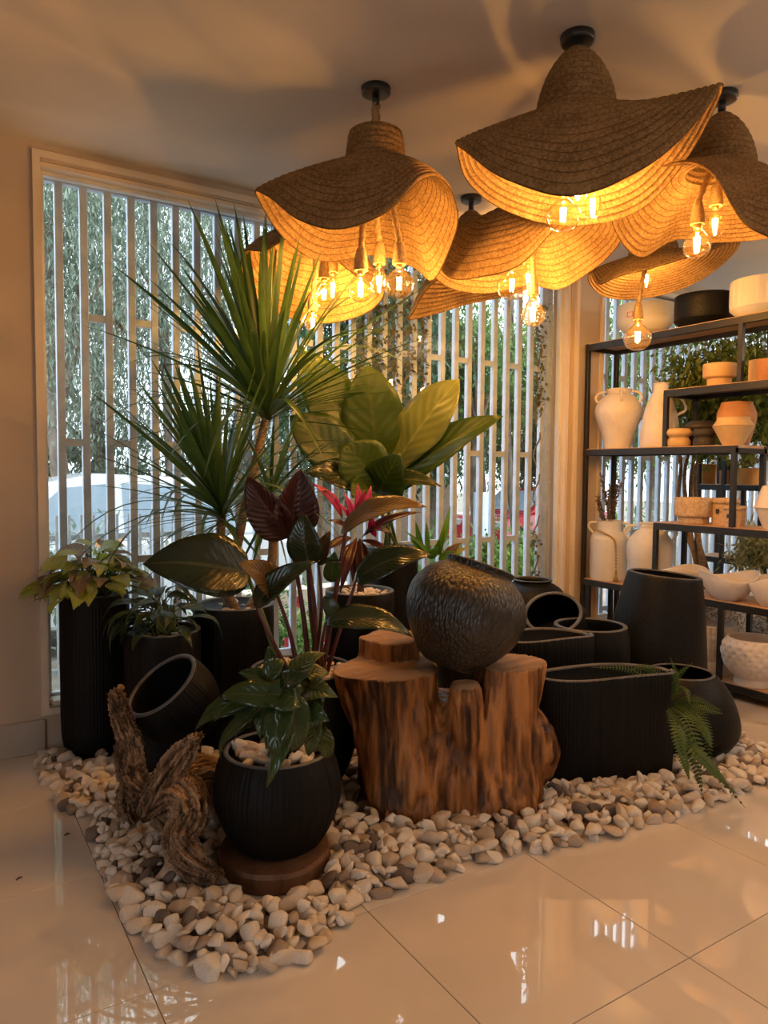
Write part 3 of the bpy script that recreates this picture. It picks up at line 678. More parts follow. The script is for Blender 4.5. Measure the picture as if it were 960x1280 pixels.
def car(label, loc, rz, cm, length=4.2, hgt=1.5):
    T = thing('car', label, 'car', loc); T.rotation_euler = (0, 0, rz)
    k = length / 4.2; hz = hgt / 1.5; Wd = .86
    M_cg = MATS.get('car_glass') or pm('car_glass', (.30, .38, .45), None, rough=.05, spec=.8)
    M_ty = MATS.get('tyre_rubber') or pm('tyre_rubber', (.02, .02, .02), None, rough=.8)
    def prism(P, w0, w1):                # profile (x, z) extruded across y, narrower w1 at top
        zs = [z for _, z in P]; lo, hi = min(zs), max(zs); V = []
        for s in (-1, 1):
            for (x, z) in P: V.append((x * k, s * (w0 + (w1 - w0) * (z - lo) / (hi - lo)), z * hz))
        n = len(P); F = [tuple(range(n - 1, -1, -1)), tuple(range(n, 2 * n))]
        for i in range(n): F.append((i, (i + 1) % n, n + (i + 1) % n, n + i))
        return V, F
    body = [(-2.05, .28), (-1.98, .62), (-1.85, .86), (-.95, .92), (1.55, .95), (2.0, .88), (2.1, .55), (2.05, .28), (1.75, .24), (1.62, .5), (1.1, .5), (.97, .24), (-.95, .24), (-1.08, .5), (-1.6, .5), (-1.73, .24)]
    b = mk('body', *prism(body, Wd, Wd - .03), cm, T, smooth=False)
    md = b.modifiers.new('bevel', 'BEVEL'); md.width = .04; md.segments = 2; md.limit_method = 'ANGLE'
    cab = [(-1.0, .92), (-.35, 1.42), (.1, 1.5), (1.15, 1.46), (1.75, .95)]
    c_ = mk('cabin', *prism(cab, Wd - .05, Wd - .22), cm, T, smooth=False)
    md = c_.modifiers.new('bevel', 'BEVEL'); md.width = .03; md.segments = 2; md.limit_method = 'ANGLE'
    for s in (-1, 1):
        for P in ([(-.72, .97), (-.22, 1.38), (.22, 1.42), (.22, .97)], [(.3, .97), (.3, 1.42), (1.08, 1.38), (1.45, .99)]):
            V = []
            for e in (0, .012):
                for (x, z) in P:
                    y = (Wd - .05 + (-.17) * (z - .92) / .58) + e
                    V.append((x * k, s * y, z * hz))
            F = [(0, 1, 2, 3), (4, 7, 6, 5), (0, 4, 5, 1), (1, 5, 6, 2), (2, 6, 7, 3), (3, 7, 4, 0)]
            mk('side_window', V, F, M_cg, T, smooth=False)
    V = [(x * k, y, z * hz) for (x, z, yy) in ((-.99, .96, .70), (-.42, 1.39, .60)) for y in (-yy, yy)]
    mk('windscreen', [(a - .012, b_, c + .02) for a, b_, c in V] + [(a, b_, c) for a, b_, c in V], [(0, 1, 3, 2), (4, 6, 7, 5), (0, 2, 6, 4), (1, 5, 7, 3), (2, 3, 7, 6), (0, 4, 5, 1)], M_cg, T, smooth=False)
    for x in (-1.34, 1.36):
        for s in (-1, 1):
            Vw, Fw = lathe([(.0008, -.1), (.2, -.1), (.31, -.09), (.33, -.05), (.33, .05), (.31, .09), (.2, .1), (.0008, .1)], 24)
            wv = [(a + x * k, c + s * (Wd - .1), b_ + .33) for a, b_, c in Vw]
            wo = mk('wheel', wv, Fw, M_ty, T)
            mk('hub', *((lambda g: ([(a + x * k, c + s * (Wd - .1), b_ + .33) for a, b_, c in g[0]], g[1]))(lathe([(.0008, -.112), (.18, -.112), (.19, -.1), (.19, .1), (.18, .112), (.0008, .112)], 18))), M_alu, wo)
    for s in (-1, 1):
        g = box(-2.03 * k, -1.9 * k, s * .62 - .16, s * .62 + .16, .62 * hz, .76 * hz, .02); mk('headlight', *g, M_alu, T, smooth=False)
    for z in (.9,):
        for s in (-1, 1): mk('wing_mirror', *box(-.78 * k, -.62 * k, s * .95 - .09, s * .95 + .09, .95 * hz, 1.08 * hz, .02), cm, T, smooth=False)
    return T
M_carw = pm('white_car_paint', (.72, .76, .80), None, rough=.2, spec=.6, coat=.5)
M_carr = pm('red_car_paint', (.55, .012, .03), None, rough=.25, spec=.6, coat=.5)
car('white parked car behind the slatted fence', (1.3, 8.0, GZ), 0.0, M_carw, 4.4, 1.72)
c = A_(660, 660, 12.5); car('red parked car on the street beyond the hedge', (c[0] + .1, c[1], GZ), .12, M_carr, 4.0, 1.45)

# ivy growing on the grille bars
IV = thing('climbing_ivy', 'dry brown-green ivy twining around grille bars behind the big leaf plant', 'vine', (2.5, 4.25, .1)); og = (2.5, 4.25, .1)
r = np.random.default_rng(5); Cs = []
for k in range(15, 20):
    x = .629 + .124 * k
    zlo = 1.55 + r.uniform(-.1, .2)
    pts = [V3((x + .035 * math.cos(q * 1.1), 4.25 + .035 * math.sin(q * 1.1), zlo + (2.85 - zlo) * q / 24)) for q in range(25)]
    g = tube(pts, .006, 5); mk('stem', g[0], g[1], M_bark, IV, og)
    n = 420; z = r.uniform(zlo, 2.85, n); a = r.uniform(0, 6.28, n); rr = np.abs(r.normal(0, .028, n)) + .02
    Cs.append(np.stack([x + rr * np.cos(a), 4.25 + rr * np.sin(a), z], 1))
C = np.concatenate(Cs); D = r.normal(size=C.shape); D[:, 2] -= .4
quads_obj('foliage', leaves_np(C, D, .042, .03, 9), M_ivy, IV, og)['kind'] = 'stuff'
IV = thing('climbing_ivy', 'thin ivy on the end post of the large grille next to the window casing', 'vine', (4.17, 4.25, .1)); og = (4.17, 4.25, .1)
pts = [V3((4.135 + .025 * math.cos(q * 1.3), 4.25 + .03 * math.sin(q * 1.3), .15 + 2.75 * q / 40)) for q in range(41)]
g = tube(pts, .007, 5); mk('stem', g[0], g[1], M_bark, IV, og)
n = 600; z = np.concatenate([r.uniform(1.9, 2.8, 420), r.uniform(.2, 1.0, 180)]); a = r.uniform(0, 6.28, n); rr = np.abs(r.normal(0, .03, n)) + .015
C = np.stack([4.120 + rr * np.cos(a) * .8, 4.25 + rr * np.sin(a), z], 1); D = r.normal(size=C.shape); D[:, 2] -= .4
quads_obj('foliage', leaves_np(C, D, .04, .025, 10), M_ivy, IV, og)['kind'] = 'stuff'

# ------------------------------------------------------------------ loose stones: shared meshes
def stone_mesh(seed, m):
    r = np.random.default_rng(seed); bm = bmesh.new()
    ax = np.array([1.12, r.uniform(.62, .92), r.uniform(.46, .68)]) * 1.1
    for k in range(19):                             # chipped, slightly angular pebble
        d = r.normal(size=3); d /= np.linalg.norm(d); bm.verts.new(V3(d * ax * r.uniform(.88, 1.05)))
    h = bmesh.ops.convex_hull(bm, input=bm.verts[:]); bmesh.ops.delete(bm, geom=[v for v in bm.verts if not v.link_faces], context='VERTS')
    bmesh.ops.dissolve_limit(bm, angle_limit=.25, verts=bm.verts[:], edges=bm.edges[:])
    bmesh.ops.bevel(bm, geom=bm.edges[:], offset=.26, segments=2, profile=.55, affect='EDGES', clamp_overlap=True)
    bmesh.ops.triangulate(bm, faces=bm.faces[:])
    for _ in range(2): bmesh.ops.smooth_vert(bm, verts=bm.verts[:], factor=.5, use_axis_x=True, use_axis_y=True, use_axis_z=True)
    me = bpy.data.meshes.new('pebble'); bm.to_mesh(me); bm.free(); me.materials.append(m)
    me.polygons.foreach_set('use_smooth', [True] * len(me.polygons))
    return me
STA = [stone_mesh(40 + k, M_stoneA) for k in range(14)]
def rot_m(P, ez, tilt, s, az):
    return Matrix.Translation(P) @ Matrix.Rotation(ez, 4, 'Z') @ Matrix.Rotation(tilt, 4, 'X') @ Matrix.Rotation(az, 4, 'Y') @ Matrix.Diagonal((s[0], s[1], s[2], 1))
def top_stones(T, org, c, r, z, n, size=.024, seed=1, inner=0.):
    q = random.Random(seed)
    for k in range(n):
        a = 2 * PI * (k * .618 + q.uniform(-.03, .03)); rr = max(inner, math.sqrt((k + .5) / n) * (r - size * .7))
        s = size * q.uniform(.8, 1.25)
        P = V3((c[0] + rr * math.cos(a), c[1] + rr * math.sin(a), z + s * .28 + q.uniform(0, .012))) - V3(org)
        inst('pebble', STA[q.randrange(len(STA))], rot_m(P, q.uniform(0, 6.28), q.uniform(-.4, .4), (s, s, s), q.uniform(-.3, .3)), T)

# ------------------------------------------------------------------ pots
def ribs(seed, amp=.0035, n=64, seg=200):
    q = np.random.default_rng(seed); base = q.normal(0, 1, seg)
    k = np.arange(seg); w = np.sin(k / seg * 2 * PI * n + q.normal(0, .8, seg).cumsum() * .12)
    v = amp * (w * .8 + base * .35)
    return lambda r, z, a, i: r + (v[int(round(a / (2 * PI) * seg)) % seg] * (1 + .3 * math.sin(z * 23 + a * 5)) if r > .05 else 0)
def pot_geo(outer, wall=.018, depth_in=.1, seg=200, mod=None, nsm=26, c=(0, 0, 0), rimr=.006):
    """outer = [(r, z)...] bottom to rim; closed with a rounded rim and an inside wall"""
    o = smooth_prof(outer, nsm); rt, zt = o[-1]
    ri = rt - wall
    rim = [(rt - rimr * .3, zt + rimr * .7), (rt - wall * .5, zt + rimr), (ri + rimr * .3, zt + rimr * .7), (ri, zt - .002)]
    ins = [(max(ri + (o[-1 - k][0] - rt) * .9, .01), o[-1 - k][1] - .002) for k in range(2, nsm) if zt - o[-1 - k][1] < depth_in]
    prof = [(.0008, o[0][1])] + o + rim + ins
    zb = ins[-1][1] if ins else zt - .03
    prof += [(.0008, zb)]
    no = len(o)
    f = None if mod is None else (lambda r, z, a, i: mod(r, z, a, i) if 2 <= i <= no - 1 else r)
    return lathe(prof, seg, f, c)
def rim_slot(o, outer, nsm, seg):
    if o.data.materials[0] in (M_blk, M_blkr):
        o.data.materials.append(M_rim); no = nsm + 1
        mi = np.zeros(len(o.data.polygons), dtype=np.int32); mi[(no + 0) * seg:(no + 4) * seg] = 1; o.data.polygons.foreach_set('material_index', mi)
def plain_pot(name, label, c, outer, m, cat='pot', group=None, tilt=None, **kw):
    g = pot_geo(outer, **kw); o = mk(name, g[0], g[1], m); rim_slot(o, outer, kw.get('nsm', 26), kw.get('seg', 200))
    M = Matrix.Translation(c)
    if tilt is not None:
        M = M @ V3((0, 0, 1)).rotation_difference(V3(tilt)).to_matrix().to_4x4()
    o.matrix_basis = M
    return tag(o, label, cat, group)
def potted(name, label, c, outer, m, soil_z, soil_r, mod=None, seg=200, **kw):
    T = thing(name, label, 'plant', c)
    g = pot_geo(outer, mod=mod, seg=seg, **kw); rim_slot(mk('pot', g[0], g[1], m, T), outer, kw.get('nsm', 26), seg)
    mk('soil', *lathe([(.0008, soil_z - .02), (soil_r, soil_z - .02), (soil_r, soil_z), (.0008, soil_z + .006)], 32), M_soil, T)
    return T
BZ = .012
# ------------------------------------------------------------------ leaf materials
ML_drac = leafmat('dracaena_leaf', (.032, .072, .020), (.072, .135, .036), (.08, .14, .045), .25, .38, .4, 0., ribw=.04)
ML_big = leafmat('broad_leaf', (.022, .056, .006), (.048, .085, .010), (.075, .105, .02), .28, .38, .4, 9., vein_amt=.04, vb=.2)
ML_biglit = leafmat('broad_leaf_lit', (.11, .15, .03), (.17, .20, .05), (.24, .27, .09), .35, .35, .45, 9., vein_amt=.07, vb=.25)  # paler copy of the broad leaf, its lit look put into the colour
ML_phil = leafmat('dark_glossy_leaf', (.010, .022, .010), (.022, .038, .014), (.05, .06, .03), .10, .22, .55, 12., under=(.035, .018, .014), vein_amt=.03, vb=.12)
ML_philr = leafmat('dark_red_leaf', (.05, .013, .012), (.085, .022, .017), (.11, .035, .028), .18, .3, .5, 12., under=(.06, .015, .016), vein_amt=.06)
ML_copper = leafmat('copper_leaf', (.085, .045, .013), (.14, .08, .022), (.18, .12, .04), .15, .28, .5, 14., vein_amt=.12)
ML_synA = leafmat('lime_leaf', (.30, .36, .07), (.46, .47, .14), (.48, .48, .2), .4, .42, .35, 7., vein_amt=.1)
ML_synB = leafmat('purplish_leaf', (.26, .18, .13), (.36, .30, .16), (.44, .38, .24), .35, .42, .35, 7., vein_amt=.1)
ML_peace = leafmat('peace_lily_leaf', (.014, .032, .010), (.04, .065, .018), (.07, .10, .03), .22, .32, .45, 9.)
ML_front = leafmat('glossy_green_leaf', (.014, .040, .012), (.032, .068, .018), (.07, .10, .035), .2, .2, .55, 7., vein_amt=.08, vb=.15)
ML_frontv = leafmat('variegated_leaf', (.06, .085, .018), (.20, .20, .05), (.04, .07, .02), .25, .25, .5, 7.)
ML_pink = leafmat('pink_leaf', (.38, .012, .14), (.48, .04, .20), (.6, .15, .25), .35, .35, .4, 0.)
ML_purp = leafmat('dark_purple_leaf', (.035, .010, .016), (.07, .02, .03), (.12, .03, .05), .2, .28, .5, 0.)
ML_bright = leafmat('bright_blade_leaf', (.12, .28, .03), (.20, .38, .06), (.28, .45, .1), .4, .4, .35, 0.)
ML_fern = leafmat('fern_leaf', (.045, .085, .018), (.09, .14, .035), (.09, .14, .04), .3, .45, .35, 0.)

# tall ribbed planter with lime and purplish arrowhead plant
def leaf_me(name, Lg, wd, m, kind, fold, bow, curl=0, nu=4, nv=8, wave=0.):
    V, F, U = leaf_between((0, 0, 0), (0, Lg, 0), wd, (0, 0, 1), bow, fold, kind, nu, nv, wave, curl)
    o = mk(name, V, F, m, None, None, True, U); me = o.data; bpy.data.objects.remove(o); return me
def lmat(P, d, nrm, s=1.):
    y = V3(d).normalized(); z = V3(nrm); z = (z - y * z.dot(y)).normalized(); x = y.cross(z)
    return Matrix.Translation(P) @ Matrix((x, y, z)).transposed().to_4x4() @ Matrix.Scale(s, 4)
def bushy(T, mes, n, c, rad, h, seed, stem_m, s=(.8, 1.2), droop=.5, base_r=.05, base_z=0., up=.6, az=None, stem_r=.003):
    """n leaves on thin stalks fanning out of c (local to T)"""
    q = random.Random(seed); G = Geo()
    for k in range(n):
        a = q.uniform(0, 2 * PI) if az is None else math.radians(q.uniform(*az)); t = math.sqrt((k + .5) / n)
        rr = rad * t * q.uniform(.8, 1.1); hh = h * (1 - t * t * .75) * q.uniform(.65, 1.1)
        out = V3((math.cos(a), math.sin(a), 0))
        P = V3(c) + out * rr + V3((0, 0, hh))
        d = (out * (1 - .3 * (1 - t)) + V3((q.uniform(-.4, .4), q.uniform(-.4, .4), -droop * t + .25 * (1 - t))))
        nr = V3((0, 0, up)) + out * q.uniform(.1, .7) + V3((q.uniform(-.3, .3), q.uniform(-.3, .3), 0))
        inst('leaf', q.choice(mes), lmat(P, d, nr, q.uniform(*s)), T)
        B = V3(c) + V3((q.uniform(-1, 1) * base_r, q.uniform(-1, 1) * base_r, base_z))
        G.add(tube(spline([B, B.lerp(P, .55) + V3((0, 0, h * .18)), P], 6), [stem_r * 1.3] * 3 + [stem_r] * 4, 5))
    G.mk('stalks', stem_m, T)['kind'] = 'stuff'

c = (.709, 3.845, BZ)
T = potted('potted_arrowhead_plant', 'tall black ribbed planter by the window edge with lime and purplish arrowhead leaves', c,
    [(.10, 0), (.135, .02), (.157, .08), (.163, .2), (.164, .5), (.163, .82)], M_blkr, .775, .145, ribs(1, .003, 70))
top_stones(T, (0, 0, 0), (0, 0), .14, .775, 14, .03, 3, .06)
lm = [leaf_me('leaf', .115, .092, m, 'heart', .12, .05, .3) for m in (ML_synA, ML_synA, ML_synB)] + [leaf_me('leaf', .10, .065, ML_synB, 'heart', .35, .02, .6)]
bushy(T, lm, 110, (0, 0, .80), .24, .25, 11, M_stemg, (.7, 1.2), .5, .06, up=.35)
bushy(T, lm[:2], 10, (-.06, -.02, .80), .26, .12, 12, M_stemg, (.7, 1.1), .5, .05, az=(150, 260))

# cylinder planter with peace lily
c = (.955, 3.50, BZ)
T = potted('potted_peace_lily', 'black cylinder planter with a small dark narrow-leaved plant behind the tilted pot', c,
    [(.15, 0), (.172, .02), (.178, .08), (.178, .3), (.178, .67)], M_blkr, .635, .16, ribs(2, .0015, 90))
top_stones(T, (0, 0, 0), (0, 0), .15, .635, 12, .028, 4, .08)
lm = [leaf_me('leaf', .17, .05, ML_peace, 'lance', .25, .12, .3), leaf_me('leaf', .21, .055, ML_peace, 'lance', .3, .16, .5), leaf_me('leaf', .14, .05, ML_peace, 'ovate', .2, .1, .2)]
bushy(T, lm, 60, (0, 0, .655), .14, .19, 13, M_stemg, (.7, 1.1), .45, .06)

# dracaena
c = (1.36, 3.62, BZ)
T = potted('potted_dracaena', 'tall spiky palm-like dracaena with three leaf heads in a tall black ribbed planter', c,
    [(.15, 0), (.18, .02), (.20, .1), (.208, .3), (.208, .74)], M_blkr, .70, .19, ribs(3, .0025, 80))
top_stones(T, (0, 0, 0), (0, 0), .18, .70, 14, .03, 5, .09)
org = V3(c)
heads = [(at(336, 515, 3.72), 1.06, 138, -8, 88), (at(278, 640, 3.55), .86, 112, -18, 84), (at(338, 625, 3.8), .60, 50, -60, 75)]
lv = {}
for e in range(-60, 90, 10):
    for vr in (0, 1):
        q = random.Random(e * 7 + vr); er = math.radians(e); Lg = 1.0
        d = V3((0, math.cos(er), math.sin(er))); n = V3((0, -math.sin(er), math.cos(er)))
        tip = d * Lg
        sag = (.02 + .04 * vr) + (.025 + .11 * vr) * max(0, math.cos(er))
        V, F, U = leaf_between((0, 0, 0), tip - V3((0, 0, sag * 1.6)), .032, n, sag, .35, 'strap', 2, 9, 0, 0, 0, V3((0, 0, 1)))
        o = mk('leaf', V, F, ML_drac, None, None, True, U); lv[e, vr] = o.data; bpy.data.objects.remove(o)
q = random.Random(21)
for hi, (P, Lg, n, e0, e1) in enumerate(heads):
    P = P - org
    for k in range(n):
        t = (k + .5) / n; e = e0 + (e1 - e0) * (t ** .8) + q.uniform(-7, 7); eb = max(-60, min(80, int(round(e / 10) * 10)))
        a = k * 2.39996 + q.uniform(-.2, .2)
        s = Lg * q.uniform(.72, 1.05) * (.8 if t < .15 else 1)
        M = Matrix.Translation(P + V3((0, 0, .10 * t - .05))) @ Matrix.Rotation((-.15, -.28, .15)[hi], 4, FW) @ Matrix.Rotation(a, 4, 'Z') @ Matrix.Rotation(q.uniform(-.06, .06), 4, 'Y') @ Matrix.Diagonal((s * 1.25 if hi == 0 else s * 1.2, s, s, 1))
        inst('leaf', lv[eb, q.choice((0, 0, 1))], M, T)
    b = V3((.05 * (hi - 1) + .01, -.02 * hi, .69))
    g = tube(spline([b, b.lerp(P, .5) + V3(((-.03, -.05, .07)[hi], 0, -.04)), P + V3((0, 0, .03))], 14), [.028 - .0005 * i for i in range(15)], 10); mk('cane', g[0], g[1], M_bark, T)

# broad-leaved plant in a tall planter at the window
c = (2.42, 3.72, BZ)
T = potted('potted_broad_leaf_plant', 'plant with huge upright paddle leaves in a tall dark planter at the window', c,
    [(.12, 0), (.145, .02), (.155, .1), (.16, .4), (.16, .985)], M_blk, .95, .142, seg=72)
top_stones(T, (0, 0, 0), (0, 0), .135, .955, 10, .028, 6, .05)
org = V3(c); tocam = -FW
def big(bp, tp, wpx, nrm, m, bow=.05, fold=.12, kind='obovate', dB=4.2, dT=4.2, wave=.05, curl=0., T=T, name='leaf', nu=8, nv=14, ph=0., label=None):
    B = at(bp[0], bp[1], dB) - V3(T.location); E = at(tp[0], tp[1], dT) - V3(T.location)
    g = leaf_between(B, E, wpx * (dB + dT) / 2 / FPX, nrm, bow, fold, kind, nu, nv, wave, curl, ph)
    o = mk(name, g[0], g[1], m, T, None, True, g[2])
    md = o.modifiers.new('blade', 'SOLIDIFY'); md.thickness = .0016
    if label: o['label'] = label
    return o
big((473, 600), (459, 456), 76, tocam + RT * .1, ML_big, .03, .10, dB=4.3, dT=4.15)
big((484, 598), (574, 474), 66, tocam - RT * .35 + UP * .3, ML_biglit, .06, .12, dB=4.3, dT=4.1, label='olive leaf coloured pale as if lit', wave=.08)
big((490, 612), (629, 520), 60, UP * .55 + tocam * .8 - RT * .2, ML_big, .08, .30, 'ovate', dB=4.3, dT=4.0)
big((482, 618), (552, 608), 30, UP * .5 + tocam * .8, ML_phil, .22, .3, 'lance', dB=4.25, dT=3.95)
big((468, 606), (374, 436), 70, tocam + RT * .35 + UP * .15, ML_big, .06, .14, dB=4.3, dT=4.15, wave=.06)
big((458, 606), (362, 520), 70, tocam + UP * .35 + RT * .2, ML_big, .08, .15, dB=4.15, dT=3.95)
big((462, 616), (378, 590), 52, UP * .6 + tocam, ML_phil, .16, .2, 'ovate', dB=4.1, dT=3.85)
big((478, 612), (430, 555), 70, tocam + UP * .2, ML_big, .10, .1, dB=4.05, dT=3.9)
big((474, 620), (500, 566), 60, tocam + UP * .3, ML_big, .12, .1, 'ovate', dB=4.05, dT=3.85)
big((470, 622), (440, 622), 58, UP * .7 + tocam, ML_big, .15, .2, 'ovate', dB=4.0, dT=3.75)
for k, (px, py) in enumerate(((473, 600), (484, 598), (490, 612), (468, 606), (458, 606), (478, 612))):
    B = at(px, py, 4.2) - org; S = V3((.05 * math.cos(k * 1.3), .05 * math.sin(k * 1.3), .94))
    g = tube(spline([S, S.lerp(B, .5) + V3((0, 0, .02)), B], 6), .009, 7); mk('stalk', g[0], g[1], M_stemg, T)

# cordyline in smooth cylinder pot with pebbles
c = (1.93, 3.28, BZ)
T = potted('potted_cordyline', 'pink and purple strap-leaved plant in a smooth black cylinder pot topped with pebbles', c,
    [(.15, 0), (.172, .02), (.180, .1), (.182, .4), (.182, .815)], M_blk, .785, .165, seg=96)
top_stones(T, (0, 0, 0), (0, 0), .16, .785, 46, .026, 7)
org = V3(c); q = random.Random(5)
g = tube([(0, 0, .78), (.0, -.01, .98)], .016, 8); mk('cane', g[0], g[1], M_stemr, T)
for (bp, tp, wp, m, db, dt) in (((428, 648), (390, 604), 15, ML_pink, 3.6, 3.5), ((440, 656), (430, 616), 11, ML_pink, 3.6, 3.55), ((446, 655), (447, 604), 12, ML_pink, 3.62, 3.6), ((450, 655), (464, 607), 13, ML_pink, 3.62, 3.6), ((445, 655), (456, 612), 12, ML_pink, 3.6, 3.5), ((436, 658), (421, 628), 9, ML_pink, 3.6, 3.5), ((470, 672), (466, 640), 12, ML_pink, 3.5, 3.45),
        ((452, 672), (527, 640), 14, ML_purp, 3.5, 3.4), ((448, 676), (494, 700), 12, ML_purp, 3.5, 3.35), ((446, 678), (420, 712), 12, ML_purp, 3.5, 3.35), ((440, 672), (402, 690), 12, ML_purp, 3.5, 3.4), ((450, 676), (468, 722), 12, ML_purp, 3.5, 3.35), ((445, 676), (441, 728), 13, ML_purp, 3.48, 3.35), ((440, 668), (410, 650), 12, ML_purp, 3.55, 3.45), ((456, 668), (492, 668), 12, ML_purp, 3.5, 3.3), ((446, 672), (425, 742), 12, ML_purp, 3.45, 3.3), ((450, 672), (455, 742), 12, ML_purp, 3.45, 3.3)):
    big(bp, tp, wp, tocam * .7 + UP * .7 + RT * q.uniform(-.4, .4), m, .12, .3, 'lance', db, dt, .02, T=T, nu=4, nv=9, label='pink leaf' if m is ML_pink else None)

# bright bladed plant behind the jar
c = (2.86, 3.62, BZ)
T = potted('potted_blade_plant', 'small bright green bladed plant in a dark pot at the window behind the hammered jar', c,
    [(.10, 0), (.12, .02), (.13, .2), (.13, .86)], M_blk, .83, .115, seg=64)
for (bp, tp, wp, m) in (((530, 694), (519, 650), 7, ML_bright), ((536, 694), (533, 652), 6, ML_bright), ((545, 696), (563, 632), 9, ML_bright), ((540, 696), (507, 664), 6, ML_bright), ((550, 696), (556, 656), 6, ML_bright), ((528, 694), (512, 672), 6, ML_bright), ((548, 700), (571, 690), 12, ML_bright), ((552, 696), (578, 678), 10, ML_synB), ((548, 694), (549, 674), 9, ML_bright), ((556, 698), (585, 684), 9, ML_synA), ((535, 698), (548, 684), 12, ML_bright)):
    big(bp, tp, wp, tocam * .9 + UP * .3 + RT * q.uniform(-.4, .4), m, .06, .25, 'lance', 4.35, 4.3, .0, T=T, nu=4, nv=8)

# red-stemmed philodendron
c = (1.42, 2.92, BZ)
T = potted('potted_red_philodendron', 'large dark-leaved plant with deep red stems in an egg-shaped black pot topped with pebbles', c,
    [(.12, 0), (.16, .02), (.225, .14), (.255, .3), (.248, .44), (.232, .555)], M_blk, .525, .215, seg=96)
top_stones(T, (0, 0, 0), (0, 0), .21, .53, 60, .028, 8)
org = V3(c)
leaves = [  # base, tip, width, normal, material, bow, fold, kind, depth base, depth tip
    ((314, 718), (180, 702), 84, UP * .45 + tocam * .9, ML_phil, .10, .16, 'ovate', 2.95, 2.8),
    ((346, 742), (301, 702), 44, UP * .6 + tocam * .8 - RT * .1, ML_copper, .12, .25, 'ovate', 2.9, 2.75),
    ((318, 757), (391, 700), 34, UP * .55 + tocam * .7 + RT * .2, ML_phil, .10, .35, 'ovate', 2.85, 2.8),
    ((363, 672), (376, 587), 58, tocam * .9 + RT * .35, ML_philr, -.05, .65, 'ovate', 2.95, 2.9),
    ((362, 672), (308, 597), 52, tocam * .8 - RT * .4 + UP * .3, ML_philr, .05, .5, 'ovate', 2.97, 2.9),
    ((386, 706), (378, 642), 46, tocam - RT * .2, ML_phil, .08, .2, 'ovate', 2.9, 2.85),
    ((398, 700), (412, 664), 20, tocam + UP * .2, ML_copper, .10, .2, 'ovate', 2.95, 2.9),
    ((426, 667), (530, 628), 46, UP * .75 + tocam * .55 - RT * .2, ML_copper, .13, .2, 'ovate', 2.85, 2.75),
    ((444, 726), (537, 690), 44, UP * .6 + tocam * .7, ML_phil, .14, .15, 'ovate', 2.85, 2.8),
    ((406, 778), (517, 792), 40, UP * .7 + tocam * .6, ML_phil, .16, .18, 'ovate', 2.75, 2.75),
    ((414, 728), (418, 690), 22, tocam, ML_big, .06, .2, 'ovate', 2.9, 2.85),
    ((396, 708), (426, 702), 20, UP + tocam * .3, ML_phil, .12, .2, 'ovate', 2.85, 2.85),
    ((420, 770), (405, 745), 20, tocam + UP * .3, ML_phil, .1, .2, 'ovate', 2.85, 2.85)]
for k, (bp, tp, wp, nr, m, bw, fo, kd, db, dt) in enumerate(leaves):
    big(bp, tp, wp, nr, m, bw, fo, kd, db, dt, .04, .1, T=T, ph=k, label={ML_copper: 'copper tinted leaf', ML_philr: 'deep red furled leaf'}.get(m))
for (pts, r0, m) in (([(386, 832, 3.0), (378, 760, 2.95), (363, 670, 2.95)], .010, M_stemr), ([(403, 838, 3.0), (420, 740, 2.9), (432, 664, 2.86)], .010, M_stemr), ([(408, 842, 2.95), (424, 790, 2.85), (445, 726, 2.85)], .008, M_stemr),
        ([(352, 840, 3.0), (330, 775, 2.95), (311, 722, 2.95)], .011, M_stemg), ([(372, 836, 2.95), (362, 790, 2.92), (346, 742, 2.9)], .009, M_stemr), ([(392, 830, 3.0), (394, 770, 2.92), (387, 706, 2.9)], .009, M_stemr), ([(360, 838, 2.9), (340, 800, 2.86), (320, 757, 2.85)], .008, M_stemr), ([(404, 842, 2.9), (402, 810, 2.8), (407, 778, 2.75)], .007, M_stemr), ([(394, 830, 3.0), (402, 760, 2.95), (398, 700, 2.95)], .007, M_stemr), ([(398, 832, 3.02), (389, 770, 2.97), (384, 700, 2.92)], .009, M_stemr)):
    g = tube(spline([at(*p) - org for p in pts], 12), [r0 * (1.25 - .5 * i / 12) for i in range(13)], 8); mk('stalk', g[0], g[1], m, T)

# front ribbed pot with glossy drooping plant
c = (1.075, 2.415, .078)
T = potted('potted_glossy_vine', 'glossy drooping green plant in a round black ribbed pot on the wood slice', c,
    [(.11, 0), (.15, .012), (.192, .07), (.226, .16), (.232, .22), (.22, .29), (.196, .355)], M_blkr, .325, .175, ribs(4, .0032, 75))
top_stones(T, (0, 0, 0), (0, 0), .178, .33, 34, .034, 9)
org = V3(c)
fl_ = [((330, 870), (240, 905), 40), ((318, 862), (262, 900), 34), ((335, 880), (285, 925), 36), ((345, 860), (300, 838), 34), ((372, 872), (318, 868), 44), ((352, 880), (342, 950), 40), ((360, 876), (372, 945), 46), ((378, 870), (400, 930), 44), ((385, 862), (418, 868), 34), ((366, 850), (404, 812), 36), ((372, 848), (412, 838), 30), ((350, 850), (334, 808), 30), ((340, 868), (322, 920), 34), ((375, 880), (352, 912), 42), ((392, 880), (396, 905), 36), ((402, 915), (412, 952), 24), ((395, 908), (384, 948), 20), ((346, 872), (270, 868), 32), ((388, 860), (372, 820), 32), ((360, 900), (334, 985), 26), ((334, 846), (356, 822), 24), ((322, 884), (266, 950), 22), ((385, 890), (410, 900), 30), ((352, 862), (382, 842), 34)]
q = random.Random(77); G = Geo()
